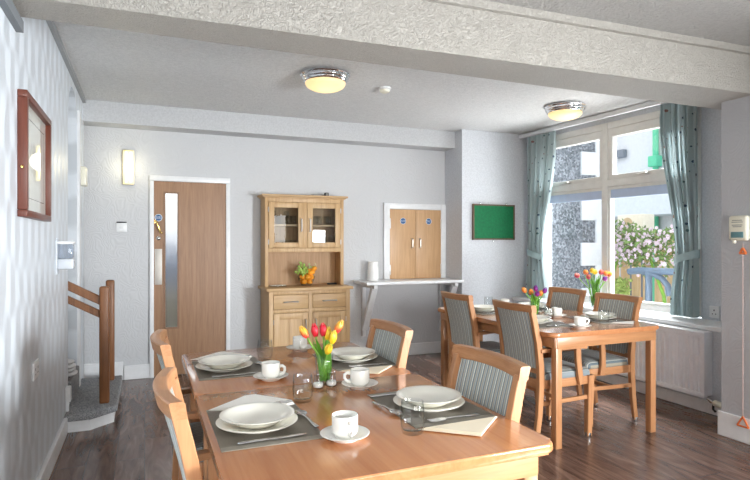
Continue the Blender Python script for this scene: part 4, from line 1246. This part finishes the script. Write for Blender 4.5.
setting('the near left place of the window table', (2.655, 3.33), (2.665, 3.30), 0, (2.70, 3.135, R(0)), (2.66, 3.48, 0, ZM), (2.815, 3.30, R(90)), WT)
setting('the far left place of the window table', (2.68, 4.05), (2.69, 4.03), 0, (2.70, 3.87, R(0)), (2.68, 4.215, 0, ZM), (2.835, 4.05, R(90)), WT)
setting('the near right place of the window table', (3.235, 3.30), (3.22, 3.29), PI, (3.20, 3.455, PI), (3.25, 3.14, PI, ZM), (3.075, 3.29, R(-90)), WT)
setting('the far right place of the window table', (3.20, 4.06), (3.21, 4.04), PI, (3.20, 4.21, PI), (3.25, 3.89, PI, ZM), (3.06, 4.05, R(-90)), WT)
def nap(pts, z, mat, label, group):
    o = napkin(pts, mat); o.location.z = z
    return tag(o, label, 'napkin', group)
nap([(.205, 2.025), (.355, 2.165), (.385, 2.165), (.50, 2.03), (.505, 1.985), (.40, 1.95)], ZM, M['napkin'], 'white folded paper napkin at the near left place of the foreground tables', 'napkins on ' + FT)
nap([(.212, 2.93), (.36, 3.07), (.385, 3.07), (.505, 2.93), (.51, 2.88), (.40, 2.83)], ZM, M['napkin'], 'white folded paper napkin at the far left place of the foreground tables', 'napkins on ' + FT)
nap([(.795, 1.565), (.945, 1.437), (1.098, 1.575)], ZM + .0005, M['napkin_cream'], 'cream triangular napkin at the near right place of the foreground tables', 'napkins on ' + FT)
nap([(.82, 2.41), (.965, 2.29), (1.09, 2.415)], ZM + .0005, M['napkin_cream'], 'cream triangular napkin at the far right place of the foreground tables', 'napkins on ' + FT)
nap([(3.13, 3.08), (3.24, 2.975), (3.36, 3.085)], ZM + .0005, M['napkin'], 'white triangular napkin at the near right place of the window table', 'napkins on ' + WT)
nap([(3.10, 3.83), (3.23, 3.73), (3.35, 3.83)], ZM + .0005, M['napkin'], 'white napkin at the far right place of the window table', 'napkins on ' + WT)
def cup_set(x, y, rz, where, g):
    put('saucer', lambda: lathe_thing('saucer', saucer_prof, M['cup']), (x, y, TZ), 0, 'white saucer under the cup ' + where, 'saucer', 'saucers on ' + g)
    put('cup', cup, (x, y, TZ + .0078), rz, 'white straight sided cup standing ' + where, 'cup', 'cups on ' + g)
cup_set(.560, 1.590, R(-88), 'nearest the camera on the foreground table', FT)
cup_set(.505, 2.400, R(-30), 'left of the tulips beside the table join', FT)
cup_set(.815, 2.130, R(165), 'right of the tulips on the foreground table', FT)
cup_set(.790, 2.985, R(-105), 'at the back of the tables before the dresser', FT)
cup_set(2.800, 3.030, R(-20), 'at the near end of the window table', WT)
cup_set(3.025, 3.530, R(160), 'in the middle of the window table', WT)
cup_set(3.050, 4.250, R(200), 'at the far end of the window table', WT)
def tumbler(x, y, where, g):
    put('tumbler', lambda: lathe_thing('drinking_glass', tumbler_prof, M['glass']), (x, y, TZ + .0003), 0, 'empty clear drinking glass ' + where, 'glass', 'drinking glasses on ' + g)
tumbler(.770, 1.555, 'beside the near right plate of the foreground table', FT)
tumbler(.545, 2.020, 'left of the salt shaker on the foreground table', FT)
tumbler(.560, 2.800, 'beyond the far left plate near the dresser', FT)
tumbler(3.100, 3.115, 'at the near right place of the window table', WT)
tumbler(2.870, 4.250, 'at the far left place of the window table', WT)
tumbler(2.900, 3.470, 'at the near left place of the window table', WT)

# shakers
def shaker():
    t = thing('glass_shaker', None, 'shaker')
    MB().lathe([(.0005, 0), (.021, 0), (.0235, .004), (.0235, .016), (.018, .034), (.0175, .050), (.0165, .052), (.0160, .050), (.0165, .034), (.0215, .016), (.020, .006), (.0005, .005)], 28).build('shaker_glass', M['glass'], t, angle=60)
    MB().lathe([(.0178, .050), (.0185, .052), (.0185, .064), (.014, .070), (.0005, .072)], 24).build('shaker_cap', M['glass'], t)
    return t
for i, (x, y, lab, g, c_) in enumerate(((.652, 2.178, 'glass shaker of white salt in front of the tulips', 'cruets on ' + FT, 'salt'),
                                     (.712, 2.190, 'empty clear glass shaker right of the salt in front of the tulips', 'cruets on ' + FT, ''),
                                     (3.005, 3.72, 'clear glass shaker right of the tulips on the window table, closer to the vase', 'cruets on ' + WT, ''),
                                     (3.065, 3.70, 'clear glass shaker on the window table, further from the tulip vase', 'cruets on ' + WT, ''))):
    s = put('shaker', shaker, (x, y, TZ + .0003), 0, lab, 'shaker', g)
    if c_: MB().lathe([(.0005, .0055), (.0192, .0062), (.0205, .016), (.0185, .022), (.0005, .024)], 20).build('salt_fill', M['salt'], s)

# ------------------------------------------------------------------ tulips
def vase(name, label, x, y, z, r, h, n=28):
    t = thing(name, label, 'vase', (x, y, z))
    pr = [(.0005, 0), (r * .78, 0), (r * .84, .004), (r * .88, h * .5), (r, h), (r - .0015, h + .0015), (r - .003, h), (r * .88 - .003, h * .5), (r * .80 - .002, .010), (.0005, .008)]
    MB().lathe(pr, n).build('vase_glass', M['glass'], t, angle=60)
    return t
def tulip(base, head, r, hgt, mat, label, group, leaf=True, tilt=None):
    b = Vector(base); h_ = Vector(head)
    t = thing('tulip', label, 'tulip', b, 0, group)
    d = h_ - b
    mid = d * .55 + Vector((0, 0, .012)) - Vector((d.x, d.y, 0)) * .18
    pts = [Vector((0, 0, 0)), mid * .5, mid, d * .85 - Vector((d.x, d.y, 0)) * .04, d]
    MB().tube(pts, [.0045, .0045, .0042, .004, .0036], 8).build('stem', M['green_stem'], t, angle=180)
    ax = (d - mid).normalized()
    q = Vector((0, 0, 1)).rotation_difference(ax).to_matrix().to_4x4()
    hd = MB()
    for k in range(6):      # six overlapping petals
        an = 2 * PI * k / 6
        inner = k % 2
        rs = []
        for j in range(9):
            v = j / 8
            z = hgt * (v * 1.0) * (1.0 if not inner else .97)
            rad = r * (math.sin(PI * min(.965, .10 + .87 * v)) ** .8) * (.94 if inner else 1.0)
            wd = r * 1.02 * math.sin(PI * min(1, .14 + .84 * v)) ** .7 * (1 - v ** 6 * .9)
            row = []
            for i in range(5):
                s = (i - 2) / 2
                aa = an + s * wd / max(r, 1e-4) * .62
                row.append((rad * math.cos(aa), rad * math.sin(aa), z - .004 * (s ** 2)))
            rs.append([q @ Vector(p) + d - ax * .002 for p in row])
        hd.rings(rs, closed=False, caps=(False, False))
    hd.build('bloom', mat, t, angle=180, recalc=False)
    if leaf:
        lf = MB(); rs = []
        side = Vector((-d.y, d.x, 0))
        if side.length < 1e-3: side = Vector((1, 0, 0))
        side = side.normalized() * (1 if leaf > 0 else -1)
        L_ = d.length * (.80 + .12 * random.random())
        out = (side * .7 + Vector((d.x, d.y, 0)).normalized() * .5 if Vector((d.x, d.y, 0)).length > 1e-3 else side)
        for j in range(9):
            v = j / 8
            c = Vector((0, 0, L_ * v * (1 - .12 * v * v))) + out * (.055 * v * v * (L_ / .2)) + d * .15 * v
            wv = .016 * math.sin(PI * min(.97, .18 + .8 * v))
            tang = out.cross(Vector((0, 0, 1))).normalized()
            rs.append([c - tang * wv, c - out * .005, c + tang * wv])
        lf.rings(rs, closed=False, caps=(False, False))
        lf.build('leaf', M['green_leaf'], t, angle=180, recalc=False)
    return t
vase('tulip_vase', 'clear glass vase of red and yellow tulips on the foreground tables', .695, 2.235, TZ + .0003, .040, .125)
bx_, by_ = .695, 2.235
def tl(lst, cx, cy, z0, group, r, hgt, spread=.014):
    for i, (dx, dy, z, mat, label, leaf) in enumerate(lst):
        a = 2.4 * i
        b = (cx + spread * math.cos(a) * (1 if i else .2), cy + spread * math.sin(a), z0 + .014)
        tulip(b, (cx + dx, cy + dy, z), r, hgt, M[mat], label, group, leaf)
# offsets across the picture are along (0.924, -0.383)
def of(u, w=0): return (u * .924 + w * .383, -u * .383 + w * .924)
G1 = 'red and yellow tulips on ' + FT
rows = [(-.072, 0, .962, 'tulip_mix', 'orange and red tulip leaning furthest left in the foreground vase', 1),
        (-.036, .01, .965, 'tulip_red', 'red tulip on the left in the foreground vase', 1),
        (-.004, .01, .967, 'tulip_red', 'red tulip in the middle of the foreground vase', -1),
        (.012, .02, .950, 'tulip_yellow', 'small yellow tulip behind the others, next to the middle red bloom', 1),
        (.052, .0, .985, 'tulip_mix', 'red and yellow tulip standing highest at the right of the foreground vase', 1),
        (.034, -.01, .940, 'tulip_yellow', 'yellow tulip at the right of the foreground vase', -1),
        (.016, -.04, .903, 'tulip_yellow', 'yellow tulip hanging lowest at the front of the foreground vase', 1)]
tl([(*of(u, w_), z, m_, l_, f_) for u, w_, z, m_, l_, f_ in rows], bx_, by_, TZ, G1, .0165, .058)
vase('tulip_vase', 'clear glass vase of orange and purple tulips on the window table', 2.915, 3.660, TZ + .0003, .042, .120)
G2 = 'orange and purple tulips on ' + WT
rows = [(-.075, 0, .955, 'tulip_orange', 'orange tulip leaning furthest left in the window table vase', 1),
        (-.025, .01, .935, 'tulip_orange', 'orange tulip left of the purple one in the window table vase', -1),
        (.008, .0, .965, 'tulip_purple', 'purple tulip standing highest in the window table vase', 1),
        (.002, -.05, .930, 'tulip_purple', 'purple tulip low in the middle of the window table vase', -1),
        (.038, .0, .930, 'tulip_orange', 'orange tulip right of the purple ones in the window table vase', 1),
        (.072, .0, .950, 'tulip_purple', 'purple tulip leaning furthest right in the window table vase', 1)]
tl([(*of(u, w_), z, m_, l_, f_) for u, w_, z, m_, l_, f_ in rows], 2.915, 3.660, TZ, G2, .019, .052)
vx, vy = 4.27, 4.415
vase('tulip_vase', 'tall clear glass vase of mixed tulips on the window ledge', vx, vy, .6925, .060, .240)
G3 = 'mixed tulips in the window ledge vase'
rows = [(-.165, 0, 1.00, 'tulip_pink', 'pink tulip leaning furthest left in the window ledge vase', 1),
        (-.085, .0, 1.03, 'tulip_orange', 'orange tulip left of the centre in the window ledge vase', -1),
        (-.06, -.02, .985, 'tulip_pink', 'pink tulip low at the left of the window ledge vase', 1),
        (-.02, .0, 1.045, 'tulip_yellow', 'yellow tulip standing highest in the window ledge vase', 1),
        (.012, .02, 1.03, 'tulip_yellow', 'yellow tulip just right of the highest bloom in the window ledge vase', -1),
        (.065, .0, 1.03, 'tulip_pink', 'pink tulip right of the yellow ones in the window ledge vase', 1),
        (.105, .0, 1.02, 'tulip_orange', 'orange tulip at the right of the window ledge vase', -1),
        (.085, -.03, .965, 'tulip_purple', 'purple tulip low at the right of the window ledge vase', 1),
        (.145, .0, 1.01, 'tulip_mix', 'red and yellow tulip leaning furthest right in the window ledge vase', 1)]
tl([(*of(u, w_), z, m_, l_, f_) for u, w_, z, m_, l_, f_ in rows], vx, vy, .6925, G3, .026, .055, .024)

# ------------------------------------------------------------------ things on the dresser and the shelf
fx, fy, fz = 1.155 + .455, BY - .20, ZCN
fbw = thing('fruit_bowl', 'clear glass bowl heaped with fruit in the dresser niche', 'bowl', (fx, fy, fz + .0003))
MB().lathe([(.0005, 0), (.050, 0), (.055, .004), (.080, .05), (.098, .105), (.096, .107), (.094, .105), (.077, .052), (.052, .008), (.0005, .007)], 36).build('bowl_glass', M['glass'], fbw, angle=60)
k = 0
op = [(-.03, -.03, .045), (.03, -.03, .045), (-.035, .03, .045), (.03, .032, .045), (0, -.05, .09), (-.05, -.02, .095), (.05, -.025, .092), (.05, .03, .095), (.0, .02, .105), (.035, -.03, .135), (.065, .0, .145), (.05, .035, .16), (.085, -.01, .185)]
o0 = None
for (dx, dy, dz) in op:
    if o0 is None:
        o0 = thing('orange', None, 'orange')
        MB().sphere((0, 0, 0), .030, 18, 12, (1, 1, .93)).build('orange_fruit', M['orange'], o0, angle=180)
        MB().lathe([(.005, .027), (.003, .0295), (.0005, .029)], 8).build('stalk', M['green_stem'], o0)
        o = o0
    else: o = copy_tree(o0)
    o.location = (fx + dx, fy + dy, fz + dz)
    tag(o, 'small orange among the fruit heaped in the dresser bowl', 'orange', 'oranges in the fruit bowl')
gr = thing('grape_bunch', 'bunch of green grapes spilling over the left of the fruit bowl', 'grapes', (fx - .05, fy - .02, fz + .16))
gm = MB()
for i in range(46):
    gm.sphere((random.gauss(0, .030), random.gauss(-.01, .028), random.gauss(0, .034)), .0125, 10, 7, (1, 1, 1.15))
tag(gm.build('grapes', M['grape'], gr, angle=180), kind='stuff')
MB().tube([(0, 0, .02), (.01, .0, .07), (.025, .005, .085)], .003, 6).build('stalk', M['green_stem'], gr)
iv = thing('ivy_sprig', 'pale variegated leaf sprig on top of the fruit', 'leaf sprig', (fx + .03, fy - .03, fz + .20))
lm = MB()
for i in range(16):
    a = random.uniform(0, 6.28); r = random.uniform(.01, .075)
    q = Matrix.Translation((r * math.cos(a), r * math.sin(a) * .5, random.uniform(-.015, .035))) @ Matrix.Rotation(a, 4, 'Z') @ Matrix.Rotation(random.uniform(.2, 1.2), 4, 'Y')
    lm.bm.faces.new([lm.bm.verts.new(q @ Vector(p)) for p in ((-.02, 0, 0), (-.005, .011, .002), (.02, 0, 0), (-.005, -.011, .002))])
lm.build('leaves', M['ivy'], iv, smooth=False, recalc=False)
MB().tube([(-.05, 0, -.01), (0, 0, .01), (.06, 0, .0)], .002, 6).build('stem', M['green_stem'], iv)

bk = thing('flat_tray', 'pale flat tray lying at the left of the dresser niche', 'tray', (1.155 + .15, BY - .17, ZCN))
MB().prism(rounded_rect(-.09, .09, -.05, .05, .015), 'z', .0005, .008, .002).build('tray_base', M['clear_plastic'], bk)
MB().prism(rounded_rect(-.085, .085, -.045, .045, .015), 'z', .008, .012, .001).build('tray_pad', M['ivory'], bk)
rm = thing('black_remote', 'small black remote lying at the right of the dresser niche', 'remote', (1.155 + .76, BY - .15, ZCN + .0005), R(12))
MB().box(-.055, .055, -.02, .02, 0, .018, .006).build('remote_body', M['black'], rm)
MB().sphere((-.03, 0, .018), .008, 10, 6, (1, 1, .4)).sphere((0, 0, .018), .006, 10, 6, (1, 1, .4)).build('button', M['grey_print'], rm)
sb = thing('small_speaker', 'small dark gadget box standing on top of the dresser', 'gadget', (1.155 + .70, BY - .14, ZU + .0225))
MB().box(-.022, .022, -.02, .02, 0, .045, .006).build('gadget_case', M['black'], sb)
MB().lathe([(.014, 0), (.014, .002), (.0005, .003)], 16, M_=Matrix.Translation((0, -.020, .024)) @ Matrix.Rotation(R(90), 4, 'X')).build('gadget_face', M['grey_print'], sb)
ds = thing('glass_dish', 'shallow clear dish on top of the dresser left of the gadget', 'dish', (1.155 + .60, BY - .15, ZU + .0225))
MB().lathe([(.0005, 0), (.05, 0), (.08, .02), (.078, .021), (.048, .004), (.0005, .004)], 28).build('dish_glass', M['glass'], ds, angle=60)

# glassware behind the glazed doors
tall = [(.0005, 0), (.026, 0), (.028, .003), (.030, .095), (.0290, .096), (.0282, .095), (.0262, .010), (.0005, .008)]
wine = [(.0005, 0), (.030, 0), (.030, .002), (.005, .006), (.0035, .055), (.008, .065), (.028, .085), (.032, .110), (.028, .145), (.027, .146), (.0262, .145), (.030, .110), (.026, .088), (.0005, .070)]
for kind, prof, pts, lab, grp in (
    ('shelf_glass', tall, [(.14, -.06, 1.5485), (.20, -.05, 1.5485), (.17, -.12, 1.5485), (.24, -.13, 1.5485), (.30, -.06, 1.5485), (.33, -.12, 1.5485)], 'short clear glass on the upper shelf behind the left dresser door', 'short glasses on the upper left dresser shelf'),
    ('wine_glass', wine, [(.27, -.06, 1.5485), (.11, -.12, 1.5485)], 'stemmed wine glass on the upper shelf behind the left dresser door', 'wine glasses on the upper left dresser shelf'),
    ('shelf_glass', tall, [(.22, -.12, 1.2865), (.29, -.06, 1.2865), (.33, -.13, 1.2865)], 'short clear glass on the lower shelf behind the left dresser door', 'short glasses on the lower left dresser shelf'),
    ('shelf_glass', tall, [(.52, -.06, 1.5485), (.58, -.12, 1.5485), (.64, -.06, 1.5485), (.70, -.13, 1.5485), (.75, -.06, 1.5485)], 'short clear glass on the upper shelf behind the right dresser door', 'short glasses on the upper right dresser shelf'),
    ('wine_glass', wine, [(.70, -.06, 1.2865), (.76, -.12, 1.2865)], 'stemmed wine glass on the lower shelf behind the right dresser door', 'wine glasses on the lower right dresser shelf')):
    for (x, y, z) in pts:
        put(kind, lambda: lathe_thing(kind, prof, M['glass'], 24), (1.155 + x, BY + y, z), 0, lab, 'glass', grp)
jg = thing('white_jug', 'white ceramic jug at the left end of the servery shelf', 'jug', (2.40, BY - .17, .9203), R(-80))
MB().lathe([(.0005, 0), (.060, 0), (.064, .006), (.064, .11), (.060, .15), (.054, .18), (.058, .215), (.056, .217), (.054, .214), (.050, .18), (.056, .15), (.060, .11), (.060, .012), (.0005, .008)], 36).build('jug_body', M['jug'], jg, angle=60)
MB().tube([(-.052, 0, .19), (-.095, 0, .185), (-.105, 0, .14), (-.095, 0, .09), (-.060, 0, .07)], [.009, .008, .008, .008, .009], 10).build('jug_handle', M['jug'], jg, angle=180)

# ================================================================== LIGHT AND CAMERA
def area(name, loc, target, size, size_y, power, col=(1, 1, 1)):
    l_ = bpy.data.lights.new(name, 'AREA')
    l_.shape = 'RECTANGLE'; l_.size = size; l_.size_y = size_y; l_.energy = power; l_.color = col
    o = bpy.data.objects.new(name, l_)
    COL.objects.link(o)
    o.location = loc
    d_ = Vector(target) - Vector(loc)
    o.rotation_euler = d_.to_track_quat('-Z', 'Y').to_euler()
    return o
def spread(o, deg): o.data.spread = R(deg)
spread(area('front_window_light', (3.66, -0.60, 1.08), (-0.5, 2.6, 1.0), 1.1, 1.1, 340, (0.90, 0.96, 1.0)), 130)
spread(area('rear_fill_light', (1.6, -2.7, 1.35), (1.9, 3.5, 0.95), 3.6, 1.4, 66, (1.0, 0.985, 0.96)), 100)  # added fill lamp behind the camera, not a fitting of the room
spread(area('window_daylight', tuple(wp(1.19, 1.3, 3.7)), tuple(wp(1.19, -1.6, 0.6)), 2.2, 1.2, 300, (0.92, 0.97, 1.0)), 100)
spread(area('ceiling_bounce_fill', tuple(wp(1.19, 0.75, 0.25)), tuple(wp(1.19, -1.2, 2.6)), 2.0, 0.7, 110, (0.95, 0.98, 1.0)), 150)  # unseen lamp added below the sill to brighten the ceiling
for i, (x, y) in enumerate(((1.31, 4.18), (3.76, 4.27))):
    p = bpy.data.lights.new('ceiling_bulb', 'POINT'); p.energy = 1.2; p.color = (1.0, 0.86, 0.62); p.shadow_soft_size = 0.12
    o = bpy.data.objects.new('ceiling_bulb', p); COL.objects.link(o); o.location = (x, y, ZC - 0.24)
p = bpy.data.lights.new('wall_bulb', 'POINT'); p.energy = 1.6; p.color = (1.0, 0.92, 0.68); p.shadow_soft_size = 0.08
o = bpy.data.objects.new('wall_bulb', p); COL.objects.link(o); o.location = (-0.1475, BY - 0.14, 2.095)
p = bpy.data.lights.new('corridor_bulb', 'POINT'); p.energy = 60; p.color = (0.95, 0.98, 1.0); p.shadow_soft_size = 0.25
o = bpy.data.objects.new('corridor_bulb', p); COL.objects.link(o); o.location = (0.3, 7.3, 2.4)
p = bpy.data.lights.new('stairwell_fill_light', 'POINT'); p.energy = 0.8; p.shadow_soft_size = 0.2  # unseen lamp added so the stairwell behind the arch isn't black
o = bpy.data.objects.new('stairwell_fill_light', p); COL.objects.link(o); o.location = (-1.8, 5.2, 2.3)
cp = thing('corridor_cupboard', 'dark blue cupboard blurred behind the frosted door strip', 'cupboard', (0.25, 8.0, 0))
MB().box(-.9, .9, -.2, .19, .75, 1.28, .01).build('cupboard_body', plain('navy_paint', srgb(60, 84, 116), 0.5), cp)
MB().box(-.9, .9, -.2, .19, 0.0, .75, .01).build('cupboard_base', plain('olive_paint', srgb(120, 112, 88), 0.6), cp)

w = bpy.data.worlds.new('overcast_sky')
bpy.context.scene.world = w
w.use_nodes = True
nt = w.node_tree
bg = nt.nodes['Background']
tc = N(nt, 'ShaderNodeTexCoord'); sx = N(nt, 'ShaderNodeSeparateXYZ')
L(nt, tc, 'Generated', sx, 'Vector')
rp = ramp(nt, [(0.0, (0.62, 0.62, 0.60, 1)), (0.5, (0.95, 0.97, 1.0, 1)), (1.0, (0.85, 0.92, 1.0, 1))])
mr = N(nt, 'ShaderNodeMapRange'); mr.inputs['From Min'].default_value = -1; mr.inputs['From Max'].default_value = 1
L(nt, sx, 'Z', mr, 'Value'); L(nt, mr, 'Result', rp, 'Fac'); L(nt, rp, 'Color', bg, 'Color')
bg.inputs['Strength'].default_value = 2.0

cam = bpy.data.cameras.new('camera')
cam.sensor_width = 36.0
cam.lens = 556.0 / 750 * 36.0
cam.shift_y = 2.0 / 750
cam.clip_start = 0.02
co = bpy.data.objects.new('camera', cam)
COL.objects.link(co)
co.location = (0, 0, 1.36)
co.rotation_euler = (R(90), 0, R(-22.5))
sc = bpy.context.scene
sc.camera = co
sc.view_settings.view_transform = 'Standard'
sc.view_settings.look = 'None'
sc.view_settings.exposure = 0.0
sc.cycles.max_bounces = 10
sc.cycles.transmission_bounces = 10
sc.cycles.transparent_max_bounces = 16
sc.cycles.sample_clamp_indirect = 6.0
sc.cycles.caustics_reflective = False
sc.cycles.caustics_refractive = False
